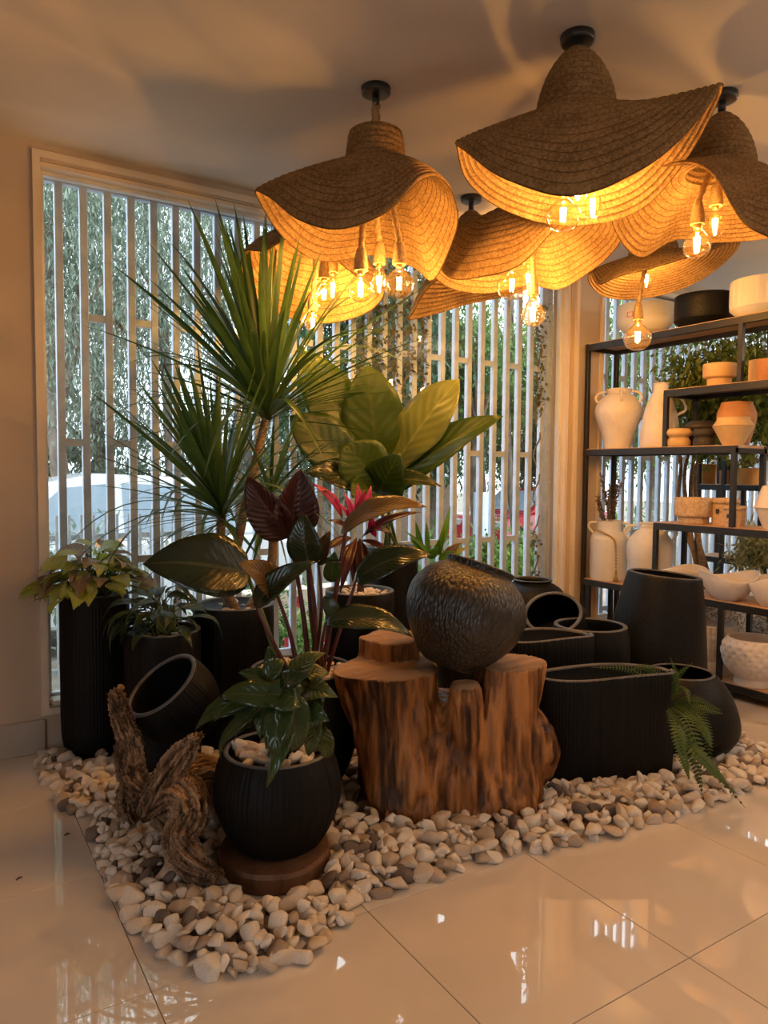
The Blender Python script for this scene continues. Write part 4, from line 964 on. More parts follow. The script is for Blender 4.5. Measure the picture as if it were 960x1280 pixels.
for k, (bp, tp, wp) in enumerate(fl_):
    db = 2.36 + q.uniform(-.08, .14); dt = db + q.uniform(-.10, .04)
    m = ML_frontv if k in (9, 10, 15, 16, 18, 8) else ML_front
    big(bp, tp, wp, tocam * .75 + UP * .55 + RT * q.uniform(-.6, .3), m, .1, .22, 'heart', db, dt, .05, .25, T=T, ph=k, nu=6, nv=10, label='yellow variegated leaf' if m is ML_frontv else None)
    B = at(bp[0], bp[1], db) - org; S = V3((q.uniform(-.05, .05), q.uniform(-.05, .05), .33))
    G.add(tube(spline([S, S.lerp(B, .6) + V3((0, 0, .05)), B], 6), .004, 5))
G.mk('stalks', M_stemg, T)['kind'] = 'stuff'

# ------------------------------------------------------------------ tree stump, driftwood, wood slice
def ring_loft(rows, seg, seed, amp=.12):
    """rows of (centre, radius): horizontal rings with a lumpy outline"""
    q = random.Random(seed); ph = [q.uniform(0, 6.28) for _ in range(6)]
    V = []; F = []
    for (P, r) in rows:
        for k in range(seg):
            a = 2 * PI * k / seg
            rr = r * (1 + amp * (.6 * math.sin(2 * a + ph[0]) + .5 * math.sin(3 * a + ph[1]) + .35 * math.sin(5 * a + ph[2])))
            V.append((P[0] + rr * math.cos(a), P[1] + rr * math.sin(a), P[2]))
    n = len(rows)
    for i in range(n - 1):
        for k in range(seg):
            k2 = (k + 1) % seg; F.append((i * seg + k, i * seg + k2, (i + 1) * seg + k2, (i + 1) * seg + k))
    F.append(tuple(range(seg - 1, -1, -1))); F.append(tuple((n - 1) * seg + k for k in range(seg)))
    return V, F
def remeshed(name, G, vox, m):
    """fuse overlapping closed lumps into one continuous surface"""
    o = mk(name, G.V, G.F, m)
    md = o.modifiers.new('fuse', 'REMESH'); md.mode = 'VOXEL'; md.voxel_size = vox
    sm = o.modifiers.new('smooth', 'SMOOTH'); sm.iterations = 2; sm.factor = .5
    dg = bpy.context.evaluated_depsgraph_get(); me = bpy.data.meshes.new_from_object(o.evaluated_get(dg))
    old = o.data; o.modifiers.clear(); o.data = me; bpy.data.meshes.remove(old); me.name = name
    me.materials.clear(); me.materials.append(m)
    me.polygons.foreach_set('use_smooth', [True] * len(me.polygons))
    return o
def verts_np(me):
    a = np.empty(len(me.vertices) * 3, dtype=np.float32); me.vertices.foreach_get('co', a); b = np.empty_like(a); me.vertices.foreach_get('normal', b)
    return a.reshape(-1, 3), b.reshape(-1, 3)
def H3(px, d, z):                       # point at height z on the vertical through pixel column px
    p = at(px, 900, d); return (p.x, p.y, z)
G = Geo()
def lobe(rows, seed, amp=.1, seg=28): G.add(ring_loft([(H3(px, d, z), r) for px, d, z, r in rows], seg, seed, amp))
lobe([(518, 3.09, 0.0, .19), (517, 3.10, .06, .185), (511, 3.13, .2, .187), (500, 3.16, .36, .20), (488, 3.17, .5, .212), (483, 3.17, .60, .225), (483, 3.17, .606, .222)], 1, .12)
lobe([(490, 3.30, 0, .16), (488, 3.34, .3, .15), (486, 3.36, .56, .145), (488, 3.38, .69, .15), (488, 3.38, .694, .147)], 2, .16)
lobe([(620, 3.12, 0, .20), (622, 3.13, .08, .19), (624, 3.17, .22, .165), (628, 3.18, .40, .145), (634, 3.2, .54, .145), (637, 3.22, .612, .15), (637, 3.22, .618, .146)], 3, .13)
lobe([(584, 3.02, .22, .05), (582, 3.02, .36, .075), (580, 3.03, .48, .078), (580, 3.05, .555, .068), (580, 3.06, .575, .05)], 4, .05)
lobe([(566, 3.13, 0, .20), (566, 3.12, .2, .185), (562, 3.14, .36, .155), (560, 3.2, .47, .11)], 5, .06)
lobe([(668, 3.2, .06, .04), (672, 3.18, .14, .075), (677, 3.16, .24, .085), (673, 3.16, .34, .07), (667, 3.17, .42, .035)], 6, .05)
lobe([(646, 3.1, 0, .075), (644, 3.1, .1, .07), (638, 3.1, .24, .05)], 7, .05)
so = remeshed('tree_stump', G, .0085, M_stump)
me = so.data; P, Nn = verts_np(me)
d_ = np.empty(len(P), dtype=np.float32); gr_ = np.empty(len(P), dtype=np.float32)
for i, p in enumerate(P):
    x, y, z = float(p[0]), float(p[1]), float(p[2])
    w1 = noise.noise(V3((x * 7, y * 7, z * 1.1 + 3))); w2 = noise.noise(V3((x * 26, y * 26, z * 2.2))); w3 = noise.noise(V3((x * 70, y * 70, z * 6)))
    gr_[i] = .7 * w2 + .5 * noise.noise(V3((x * 48, y * 48, z * 3.2))) + .45 * noise.noise(V3((x * 5, y * 5, z * 3 + 9)))  # wood figure tone, also painting shade into the hollows
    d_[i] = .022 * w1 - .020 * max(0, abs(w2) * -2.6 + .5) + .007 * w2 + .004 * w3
top = np.clip((Nn[:, 2] - .5) / .3, 0, 1); d_ *= (1 - .75 * top)
P = P + Nn * d_[:, None]; P[:, 2] = np.maximum(P[:, 2], 0.001)
me.vertices.foreach_set('co', P.astype(np.float32).ravel()); me.update()
me.attributes.new('grain_shade', 'FLOAT', 'POINT').data.foreach_set('value', gr_)
me.materials.append(M_cut)
pz = np.empty(len(me.polygons) * 3, dtype=np.float32); me.polygons.foreach_get('normal', pz); pc = np.empty_like(pz); me.polygons.foreach_get('center', pc)
me.polygons.foreach_set('material_index', ((pz.reshape(-1, 3)[:, 2] > .62) & (pc.reshape(-1, 3)[:, 2] > .5)).astype(np.int32))
tag(so, 'big orange-brown hardwood tree stump with split lobes carrying the tilted jar', 'stump')

G = Geo(); SEGS = []
def limb(pts, seed):
    Q = spline([at(a, b, d) for a, b, d, r in pts], 4 * (len(pts) - 1)); R = spline([(r, 0, 0) for a, b, d, r in pts], 4 * (len(pts) - 1))
    g = tube(Q, [v.x for v in R], 14); G.add((g[0], g[1]))
    for k in range(len(Q) - 1): SEGS.append((Q[k], Q[k + 1], R[k].x, seed + k * .15))
limb([(143, 862, 2.85, .020), (150, 884, 2.85, .036), (160, 925, 2.80, .043), (166, 968, 2.76, .052), (190, 1003, 2.70, .06)], 1)
limb([(190, 1003, 2.70, .058), (226, 990, 2.62, .066), (240, 1018, 2.54, .058), (222, 1048, 2.49, .054), (238, 1078, 2.46, .050), (274, 1100, 2.44, .026)], 4)
limb([(186, 1006, 2.70, .048), (206, 974, 2.64, .050), (230, 942, 2.64, .038), (252, 916, 2.66, .010)], 8)
limb([(205, 990, 2.72, .06), (250, 968, 2.80, .075), (284, 1000, 2.86, .07), (292, 1040, 2.9, .05)], 12)
limb([(168, 972, 2.77, .045), (160, 1000, 2.80, .04), (166, 1022, 2.86, .035)], 15)
limb([(196, 1000, 2.70, .055), (215, 1030, 2.74, .05), (226, 1052, 2.80, .045)], 18)
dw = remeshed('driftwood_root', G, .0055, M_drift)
me = dw.data; P, Nn = verts_np(me); gr_ = np.empty(len(P), dtype=np.float32)
A0 = np.array([s[0][:] for s in SEGS]); A1 = np.array([s[1][:] for s in SEGS]); AD = A1 - A0; L2 = (AD ** 2).sum(1)
for i in range(len(P)):
    t = np.clip(((P[i] - A0) * AD).sum(1) / L2, 0, 1); cl = A0 + AD * t[:, None]; dd = ((P[i] - cl) ** 2).sum(1); k = int(dd.argmin())
    ax = AD[k] / math.sqrt(L2[k]); v = P[i] - cl[k]; ref = np.array([.3, .5, .81]); e1 = np.cross(ax, ref); e1 /= np.linalg.norm(e1); e2 = np.cross(ax, e1)
    an = math.atan2(float(v @ e2), float(v @ e1)); s = SEGS[k][3] + t[k] * .15
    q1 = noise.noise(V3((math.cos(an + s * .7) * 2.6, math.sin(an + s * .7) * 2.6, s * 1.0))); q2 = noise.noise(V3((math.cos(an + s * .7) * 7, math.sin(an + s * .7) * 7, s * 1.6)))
    q3 = noise.noise(V3((math.cos(an + s * .7) * 16, math.sin(an + s * .7) * 16, s * 2.4))); gr_[i] = .8 * q2 + .6 * q3  # ridge noise colours the figure and paints the grooves darker
    P[i] += Nn[i] * (.006 * q3 + .014 * q1 + .013 * q2 - .008 * max(0, .5 - 3 * abs(q2)) + .004 * noise.noise(V3(P[i]) * 60))
P[:, 2] = np.maximum(P[:, 2], .001)
me.vertices.foreach_set('co', P.astype(np.float32).ravel()); me.update()
me.attributes.new('grain_shade', 'FLOAT', 'POINT').data.foreach_set('value', gr_)
tag(dw, 'gnarled twisted driftwood root on the pebbles propping the tilted pot', 'driftwood')

sl_ = lathe([(.0008, 0), (.195, 0), (.203, .008), (.205, .06), (.198, .075), (.0008, .076)], 72, lambda r, z, a, i: r * (1 + .025 * math.sin(3 * a + 1) + .015 * math.sin(7 * a)) if r > .05 else r)
o = mk('wood_slice', sl_[0], sl_[1], M_slice, None, None, False); o.location = (1.06, 2.405, 0)
tag(o, 'round reddish wood slice under the front ribbed pot', 'wood slice')

# hammered jar leaning in the notch of the stump
M_jar = None
def jarmat():
    m, t, o = nt('hammered_bronze_black')
    b = N(t, 'BsdfPrincipled', Roughness=.36); b.inputs['Specular IOR Level'].default_value = .6; L(t, b.outputs[0], o.inputs[0])
    tc = N(t, 'TexCoord'); mp = N(t, 'Mapping'); mp.inputs['Scale'].default_value = (1, 1, .35); mp.inputs['Rotation'].default_value = (.35, .2, .3); L(t, tc.outputs['Object'], mp.inputs[0])
    v = N(t, 'TexVoronoi', Scale=80.); L(t, mp.outputs[0], v.inputs['Vector'])
    bp = N(t, 'Bump', Strength=.9, Distance=.006, _invert=True); L(t, v.outputs['Distance'], bp.inputs['Height']); L(t, bp.outputs[0], b.inputs['Normal'])
    r = N(t, 'ValToRGB'); r.color_ramp.elements[0].color = (.06, .040, .022, 1); r.color_ramp.elements[1].color = (.012, .010, .009, 1); r.color_ramp.elements[1].position = .5
    L(t, v.outputs['Distance'], r.inputs[0]); L(t, r.outputs[0], b.inputs['Base Color']); return m
M_jar = jarmat()
axj = (UP * .95 + RT * .34 + FW * .10).normalized()
jb = at(558, 832, 3.14)
plain_pot('hammered_jar', 'bulbous dark bronze jar with hammered strokes tilted on top of the stump', jb,
    [(.065, 0), (.105, .004), (.17, .06), (.235, .15), (.263, .24), (.259, .31), (.222, .38), (.168, .425), (.150, .435), (.157, .458)], M_jar, 'jar', tilt=axj, wall=.014, seg=96, nsm=40)

# tilted ribbed pot on the driftwood
axp = (-FW * .45 + (-RT * .52 + UP * .86) * .9).normalized()
rimc = at(202, 856, 2.93); 
plain_pot('tilted_ribbed_pot', 'small black ribbed pot tipped on its side upon the driftwood, mouth facing up-left', rimc - axp * .262,
    [(.08, 0), (.115, .012), (.148, .07), (.170, .15), (.172, .2), (.163, .262)], M_blkr, tilt=axp, wall=.020, depth_in=.2, mod=ribs(8, .003, 66), seg=200)

# ------------------------------------------------------------------ the black pots of the right-hand group
def oval_planter(name, label, c, a, b, h, rz, nrib, amp, wave, seed, ex=3.2, seg=420, m=M_blkr):
    q = random.Random(seed); V = []; F = []
    rows = [(.90, 0), (.95, .01), (.975, .05), (.99, .15), (1.0, .3)] + [(1.0, h * k / 8) for k in range(5, 9)]
    rows = sorted(rows, key=lambda r: r[1]); rows = [r for r in rows if r[1] <= h]
    wall = .022
    def pt(k, sc_, z, off=0., rib=True):
        t = 2 * PI * k / seg; ct, st = math.cos(t), math.sin(t)
        x = math.copysign(abs(ct) ** (2 / ex), ct) * (a - off); y = math.copysign(abs(st) ** (2 / ex), st) * (b - off)
        o = amp * (1 if math.sin(nrib * t + .3 * math.sin(9 * t)) > 0 else -1) if rib else 0
        r = math.hypot(x, y); f = sc_ * (1 + o / r)
        zz = z if z < h * .98 else z + wave * math.sin(x / a * 2.6 + (0 if y < 0 else 1.2))
        return (x * f, y * f, zz)
    for s, z in rows: V += [pt(k, s, z) for k in range(seg)]
    n0 = len(rows)
    for off, dz, rib in ((.003, .005, False), (.011, .007, False), (.020, .004, False), (wall, -.004, False), (wall, -.16, False)):
        V += [pt(k, 1, h, off, rib)[:2] + (pt(k, 1, h)[2] + dz,) for k in range(seg)]
    n = n0 + 5
    for i in range(n - 1):
        for k in range(seg):
            k2 = (k + 1) % seg; F.append((i * seg + k, i * seg + k2, (i + 1) * seg + k2, (i + 1) * seg + k))
    F.append(tuple(range(seg - 1, -1, -1))); F.append(tuple((n - 1) * seg + k for k in range(seg)))
    o = mk(name, V, F, m); o.location = c; o.rotation_euler = (0, 0, rz)
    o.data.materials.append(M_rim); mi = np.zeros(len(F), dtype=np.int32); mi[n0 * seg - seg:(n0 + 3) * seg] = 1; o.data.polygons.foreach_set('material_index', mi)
    return tag(o, label, 'planter')
RZ = math.radians(-25)
oval_planter('oblong_planter', 'long black corduroy-ribbed oblong planter right of the stump, front of its group', (2.69, 2.285, BZ), .338, .115, .505, RZ, 88, .0022, .010, 1)
oval_planter('oblong_planter', 'black fine-ribbed oval planter behind the long oblong one', (2.69, 2.70, BZ), .27, .13, .60, RZ, 70, .0016, .010, 2, 2.6)
plain_pot('squat_round_pot', 'low black rounded pot beside the shelving, fern hanging over it', (3.33, 2.33, BZ), [(.17, 0), (.22, .01), (.285, .10), (.29, .18), (.25, .30), (.19, .385), (.165, .405)], M_blk, wall=.016, seg=96)
plain_pot('tapered_tall_pot', 'tallest black pot of the right group, grainy and tapering up to its rim', (3.74, 2.83, BZ), [(.26, 0), (.30, .015), (.318, .1), (.30, .3), (.258, .6), (.222, .80), (.212, .835)], M_blk, tilt=(.075, -.045, 1), wall=.022, seg=110)
plain_pot('barrel_pot', 'smooth black pot with a thick rim between the oval planter and the tallest pot', (3.13, 2.77, BZ), [(.15, 0), (.18, .015), (.205, .12), (.215, .3), (.214, .5), (.200, .595)], M_blk, wall=.024, seg=96)
plain_pot('ball_jar', 'round shouldered black jar with narrow lipped mouth furthest back by the casing', (3.60, 3.72, BZ), [(.13, 0), (.17, .02), (.21, .2), (.245, .42), (.25, .52), (.21, .62), (.15, .665), (.130, .675), (.138, .695)], M_blk, 'jar', wall=.014, seg=96)
axt = (-FW * .62 - RT * .25 + UP * .80).normalized(); rt_ = at(691, 766, 4.28)
plain_pot('tilted_ball_pot', 'black pot tipped over with its round open mouth facing out, wedged among the back pots', rt_ - axt * .44, [(.10, 0), (.15, .015), (.205, .12), (.225, .24), (.21, .34), (.172, .44)], M_blk, tilt=axt, wall=.022, depth_in=.3, seg=96)

# fern
FT = thing('potted_fern', 'green fern with long arching fronds squeezed between the oblong planter and squat pot', 'plant', (2.98, 2.42, BZ)); org = V3((2.98, 2.42, BZ))
g = pot_geo([(.05, 0), (.062, .01), (.075, .2), (.08, .36)], seg=40, wall=.008); mk('pot', g[0], g[1], M_char, FT)
def frond(pts, w, n=26):
    Q = spline([at(*p) - org for p in pts], n); G = Geo()
    G.add(tube(Q[::2], .0022, 4)[:2] + ([],)) if False else None
    V = []; F = []; U = []
    for i in range(1, n):
        T_ = (Q[min(i + 1, n)] - Q[i - 1]).normalized(); S = T_.cross(-FW + V3((0, 0, .5))).normalized(); Nn = S.cross(T_)
        t = i / n; ln = w * (math.sin(PI * min(1, t ** .65)) * .95 + .06); bw = (Q[1] - Q[0]).length * .26
        for s in (-1, 1):
            b = Q[i]; tip = b + S * s * ln + T_ * ln * .35 - Nn * ln * .12; md = b.lerp(tip, .5) + Nn * ln * .06
            k = len(V)
            V += [b - T_ * bw * .6, b + T_ * bw * .6, md + T_ * bw, md - T_ * bw, tip + T_ * bw * .25, tip - T_ * bw * .2]
            F += [(k, k + 1, k + 2, k + 3), (k + 3, k + 2, k + 4, k + 5)]; U += [(.3, 0), (.3, .1), (.3, .5), (.3, .5), (.3, 1), (.3, .9)]
    g = tube(Q, [.003 * (1 - .7 * i / n) for i in range(n + 1)], 5); k = len(V); V += g[0]; F += [tuple(a + k for a in f) for f in g[1]]; U += [(.5, .5)] * len(g[0])
    mk('frond', V, F, ML_fern, FT, None, True, U)
for pts, w in (([(838, 872, 3.40), (842, 850, 3.36), (866, 828, 3.34)], .026), ([(836, 874, 3.4), (826, 846, 3.42), (805, 834, 3.44), (786, 838, 3.45)], .026), ([(834, 868, 3.4), (790, 838, 3.44), (740, 834, 3.46)], .022),
               ([(842, 880, 3.36), (868, 876, 3.25), (902, 888, 3.2)], .030), ([(842, 884, 3.34), (872, 886, 3.22), (904, 892, 3.16)], .026), ([(842, 886, 3.34), (868, 890, 3.2), (884, 920, 3.1), (888, 960, 3.06)], .040),
               ([(840, 884, 3.32), (858, 900, 3.12), (882, 950, 3.0), (932, 1010, 2.93)], .032), ([(838, 886, 3.3), (852, 910, 3.1), (868, 950, 3.02), (878, 992, 3.0)], .040), ([(836, 886, 3.3), (846, 910, 3.08), (854, 945, 3.02), (862, 975, 3.0)], .034),
               ([(842, 880, 3.36), (864, 892, 3.2), (880, 912, 3.1), (890, 935, 3.06)], .034), ([(838, 876, 3.36), (850, 860, 3.3), (858, 862, 3.2), (862, 880, 3.12)], .026), ([(842, 890, 3.3), (862, 930, 3.05), (890, 960, 2.98), (912, 985, 2.95)], .034), ([(840, 872, 3.38), (846, 848, 3.34), (838, 822, 3.34)], .020)):
    frond(pts, w)

# ------------------------------------------------------------------ pebble bed
PB = [(.493, 4.0), (.43, 3.756), (.475, 3.247), (.57, 3.12), (.523, 2.875), (.505, 2.571), (.545, 2.329), (.531, 2.138), (.656, 1.955), (.773, 1.888), (.967, 1.891), (1.227, 2.04), (1.371, 2.035), (1.711, 2.008), (2.042, 1.926), (2.423, 1.855), (2.81, 1.865), (3.28, 1.815), (3.75, 1.74), (3.70, 2.15), (4.05, 2.7), (4.2, 3.2), (4.2, 4.0)]
def inside(x, y):
    c = False; n = len(PB)
    for i in range(n):
        (x1, y1), (x2, y2) = PB[i], PB[i - 1]
        if (y1 > y) != (y2 > y) and x < (x2 - x1) * (y - y1) / (y2 - y1) + x1: c = not c
    return c
def edge_d(x, y):
    m = 9
    for i in range(1, 20):
        (x1, y1), (x2, y2) = PB[i - 1], PB[i]; dx, dy = x2 - x1, y2 - y1
        t = max(0, min(1, ((x - x1) * dx + (y - y1) * dy) / (dx * dx + dy * dy))); m = min(m, math.hypot(x - x1 - t * dx, y - y1 - t * dy))
    return m
BLOCK = [(.709, 3.845, .155), (.955, 3.5, .17), (1.36, 3.62, .2), (2.42, 3.72, .15), (1.93, 3.28, .175), (1.42, 2.92, .2), (1.06, 2.405, .225), (1.02, 2.30, .19), (3.33, 2.33, .235), (3.74, 2.83, .27), (3.13, 2.77, .2), (3.6, 3.72, .2), (2.86, 3.62, .12), (2.98, 2.42, .06)]
for px, d, r in ((518, 3.09, .18), (620, 3.12, .18), (566, 3.15, .18), (490, 3.32, .15)):
    h = H3(px, d, 0); BLOCK.append((h[0], h[1], r))
cr, sr = math.cos(RZ), math.sin(RZ)
for (ox, oy, n) in ((2.69, 2.285, 4), (2.69, 2.70, 3)):
    for k in range(-n, n + 1): BLOCK.append((ox + cr * k * .07, oy + sr * k * .07, .085))
RES = .012; gx0, gy0 = .3, 1.6; HM = np.zeros((int(4.2 / RES), int(2.6 / RES)), dtype=np.float32)
rq = random.Random(99); stones = []
bed = thing('pebble_bed', 'bed of loose cream and grey river pebbles spread on the tiles around the pots', 'pebble bed', (1.6, 2.6, 0)); org = V3((1.6, 2.6, 0))
def try_stone(x, y, big_=1.):
    if y > 3.93 or not inside(x, y): return
    for bx, by, br in BLOCK:
        if (x - bx) ** 2 + (y - by) ** 2 < (br + .004) ** 2: return
    s = rq.choice((.022, .030, .034, .038, .042, .047)) * rq.uniform(.88, 1.12) * big_; th = s * .62
    lim = .030 + min(.034, edge_d(x, y) * .25)
    i, j = int((x - gx0) / RES), int((y - gy0) / RES); k = max(1, int(s * .75 / RES))
    if i - k < 0 or j - k < 0 or i + k >= HM.shape[0] or j + k >= HM.shape[1]: return
    w_ = HM[i - k:i + k + 1, j - k:j + k + 1]; h0 = float(np.percentile(w_, 70))
    z = h0 + th * .62
    if z + th * .6 > lim + .012 and h0 > .02: return
    gxp = float(w_[-1].mean() - w_[0].mean()) / (2 * k * RES); gyp = float(w_[:, -1].mean() - w_[:, 0].mean()) / (2 * k * RES)
    yy, xx = np.mgrid[-k:k + 1, -k:k + 1]; bump_ = z + th * np.sqrt(np.clip(1 - (xx ** 2 + yy ** 2) / (k + .5) ** 2, 0, 1)) - th * .25
    np.maximum(w_, np.where((xx ** 2 + yy ** 2) <= (k + .5) ** 2, bump_, 0), out=w_)
    for q_ in stones[-400:]:
        if (q_[0] - x) ** 2 + (q_[1] - y) ** 2 < (.55 * s) ** 2: q_[5] = True
    stones.append([x, y, max(z, th * .55), s, (gxp, gyp), False])
for k in range(4200): try_stone(rq.uniform(.4, 3.8), rq.uniform(1.7, 3.93))
for k in range(2600): try_stone(rq.uniform(.4, 1.5), rq.uniform(1.8, 3.93))
for k in range(2600):
    e = rq.randrange(3, 18); t = rq.random(); x = PB[e][0] * (1 - t) + PB[e + 1][0] * t + rq.uniform(-.1, .1); y = PB[e][1] * (1 - t) + PB[e + 1][1] * t + rq.uniform(0, .4); try_stone(x, y)
order = sorted(range(len(stones)), key=lambda i: (stones[i][5], (V3((stones[i][0], stones[i][1], 0)) - CAM).length / stones[i][3] * .03))
keep = set(order[:300])
STV = [[tuple(v.co) for v in me_.vertices] for me_ in STA]; STF = [[tuple(p.vertices) for p in me_.polygons] for me_ in STA]
GV = []; GF = []
for i, (x, y, z, s, gr, cov) in enumerate(stones):
    az = rq.uniform(0, 6.28); tl = rq.uniform(-.35, .35)
    up_ = V3((-gr[0] * .7, -gr[1] * .7, 1)).normalized()
    M = Matrix.Translation(V3((x, y, z)) - org) @ V3((0, 0, 1)).rotation_difference(up_).to_matrix().to_4x4() @ Matrix.Rotation(az, 4, 'Z') @ Matrix.Rotation(tl, 4, 'X') @ Matrix.Diagonal((s * 1.05, s * 1.05, s * 1.1, 1))
    k = rq.randrange(len(STA))
    if i in keep: inst('pebble', STA[k], M, bed)
    else:
        n = len(GV); GV += [tuple(M @ V3(v)) for v in STV[k]]; GF += [tuple(a + n for a in f) for f in STF[k]]
o = mk('pebbles', GV, GF, M_stoneB, bed); o['kind'] = 'stuff'
print('STONES', len(stones))

# ------------------------------------------------------------------ metal and wood shelving unit
SX0, SX1, SYL, SYR = 4.38, 4.74, 3.99, 1.95
SZ = dict(a=.105, b=.63, c=1.115, d=1.648, e=2.045, f=2.462)      # board tops
SH = thing('shelving_unit', 'tall black metal shelving unit with staggered wooden boards full of pots', 'shelf', (SX0, SYR, 0)); org = V3((SX0, SYR, 0))
TK = .032
def shelf_board(y0, y1, z, T=SH, org=org, x0=SX0, x1=SX1):
    mk('board', *box(x0 + .004, x1 - .004, y0 + .004, y1 - .004, z - .02, z, .002), M_board, T, org, smooth=False)
    for x in (x0, x1 - TK): mk('rail', *box(x, x + TK, y0, y1, z - .02 - TK, z - .004 - .001, .002), M_metal, T, org, smooth=False)
    for y in (y0, y1 - TK): mk('rail', *box(x0 + TK, x1 - TK, y, y + TK, z - .02 - TK, z - .021, .002), M_metal, T, org, smooth=False)
def shelf_post(y, z0, z1, T=SH, org=org, x0=SX0, x1=SX1, back=True):
    for x in ((x0, x1 - TK) if back else (x0,)): mk('post', *box(x - .001, x + TK - .001, y, y + TK, z0, z1, .002), M_metal, T, org, smooth=False)
shelf_board(SYR, SYL, SZ['a']); shelf_board(SYR, SYL, SZ['b']); shelf_board(SYR, 3.325, SZ['c']); shelf_board(2.72, SYL, SZ['d']); shelf_board(SYR, 3.27, SZ['e']); shelf_board(SYR, SYL, SZ['f'])
shelf_post(SYL - TK, 0, SZ['f']); shelf_post(SYR, 0, SZ['f']); shelf_post(3.293, SZ['b'], SZ['c'] - .02); shelf_post(3.238, SZ['d'], SZ['e'] - .02)
shelf_post(2.775, 0, SZ['b'] - .02); shelf_post(2.70, SZ['e'], SZ['f'] - .02); shelf_post(2.72, SZ['c'], SZ['d'] - .02); shelf_post(3.9, 0, SZ['b'] - .02)

def spot(px, X, z):                     # place on the shelf at height z seen in pixel column px, and metres per pixel there
    p = atx(px, 600, X); return V3((X, p.y, z)), depth((X, p.y, z)) / FPX
def bowl(name, label, cat, px, X, z, prof, m, wall=5, seg=64, mod=None, nsm=22, depth_in=9, sc_=1., tilt=None, group=None):
    """prof in pixels of the photograph at that distance"""
    P, s = spot(px, X, z); s *= sc_
    o_ = [(r * s, h * s) for r, h in prof]
    g = pot_geo(o_, wall * s, depth_in * s * 3, seg, mod, nsm, rimr=.003); o = mk(name, g[0], g[1], m); o.location = P
    if tilt is not None: o.rotation_euler = tilt
    return tag(o, label, cat, group)
XF = 4.545
# top board
o = bowl('pedestal_bowl', 'white footed bowl with a small red price sticker on top of the shelving', 'bowl', 801, XF, SZ['f'], [(14, 0), (15, 2), (16, 4), (26, 9), (33, 18), (34, 30), (33.5, 40)], M_white2, 3)
P, s = spot(801, XF, SZ['f']); dv = V3((-P.x, -P.y, 0)).normalized(); sd = V3((-dv.y, dv.x, 0)); cc = V3((0, 0, 24 * s)) + dv * 34.4 * s - sd * 20 * s + dv * (-5.5 * s)
M_red = pm('red_ink', (.6, .06, .05), None, rough=.6)
stk = Geo()
for (u0, u1, v0, v1) in ((-4, 4, 2.4, 3), (-4, 4, -3, -2.4), (-4, -3.4, -3, 3), (3.4, 4, -3, 3)):
    dd = (dv - sd * .6).normalized(); ss = V3((-dd.y, dd.x, 0)); c0 = V3((0, 0, 25 * s)) + dd * (34.2 * s + .0015)
    q_ = [c0 + ss * u * s + V3((0, 0, v * s)) for u, v in ((u0, v0), (u1, v0), (u1, v1), (u0, v1))]; stk.add((q_ + [a - dd * .004 for a in q_], [(0, 1, 2, 3), (4, 7, 6, 5), (0, 4, 5, 1), (1, 5, 6, 2), (2, 6, 7, 3), (3, 7, 4, 0)]))
stk.mk('price_sticker', M_red, o, None, False)
bowl('drum_bowl', 'black straight-sided drum bowl on top of the shelving', 'bowl', 874, XF, SZ['f'], [(24, 0), (27, 1), (35, 8), (35.5, 12), (35.5, 38)], M_blk, 3)
bowl('fluted_bowl', 'pale fluted drum bowl with narrow foot on top of the shelving', 'bowl', 946, XF, SZ['f'], [(24, 0), (27, 1), (37, 9), (38, 14), (38, 44)], M_white2, 3, 150, lambda r, z, a, i: r + .0025 * (1 if math.sin(75 * a) > 0 else -1) if r > .12 and z > .07 else r)
# board e
bowl('stepped_pot', 'tan stepped clay pot standing right of the upper divider post', 'pot', 895, XF, SZ['e'], [(13, 0), (14, 1), (14.5, 9), (15, 10), (19, 12), (19.5, 16), (19.5, 28)], M_tan, 2.5)
bowl('straight_pot', 'tan cylinder clay pot partly behind a brown one on the upper board', 'pot', 946, 4.60, SZ['e'], [(13, 0), (14, 1), (14, 26), (14.5, 29)], M_tan, 2)
bowl('straight_pot', 'red-brown clay pot in front of the tan cylinder on the upper board', 'pot', 957, 4.475, SZ['e'], [(12, 0), (14, 2), (15, 10), (15, 26)], M_terra, 2)
# board d
def handle(T, P, Q, out, r, m=M_white): 
    g = tube(spline([P, P.lerp(Q, .25) + out, P.lerp(Q, .7) + out * .95, Q], 14), r, 8); return mk('handle', g[0], g[1], m, T)
o = bowl('amphora_vase', 'broad-shouldered sandy white amphora with small loop handles on the middle board', 'vase', 771, XF, SZ['d'], [(15, 0), (16, 1), (19, 16), (25, 32), (28.5, 44), (27, 54), (20, 64), (14, 68), (14, 69), (15.5, 74)], M_white, 2.5, nsm=34)
P, s = spot(771, XF, SZ['d'])
for sg in (-1, 1, .15):
    d_h = (sd * sg + dv * (.2 if abs(sg) == 1 else 1)).normalized()
    handle(o, d_h * 24 * s + V3((0, 0, 56 * s)), d_h * 15.5 * s + V3((0, 0, 71 * s)), d_h * 6 * s + V3((0, 0, 3 * s)), 1.6 * s)
o = bowl('bottle_jug', 'tall rough white bottle jug with one loop handle behind the lower divider post', 'vase', 823, XF + .02, SZ['d'], [(21, 0), (23, 1), (24, 10), (22, 30), (17, 52), (11, 66), (9, 70), (9, 78), (10, 80)], M_white, 2, nsm=30)
P, s = spot(823, XF + .02, SZ['d']); d_h = (sd * -1).normalized(); d_h = -d_h if (RT.dot(d_h) < 0) else d_h
handle(o, d_h * 18 * s + V3((0, 0, 40 * s)), d_h * 10 * s + V3((0, 0, 68 * s)), d_h * 13 * s, 1.8 * s)
gourd = [(12, 0), (14, 1), (14.5, 7), (12.5, 10.5), (12.5, 11.5), (16, 15), (16, 18.5), (13, 22)]
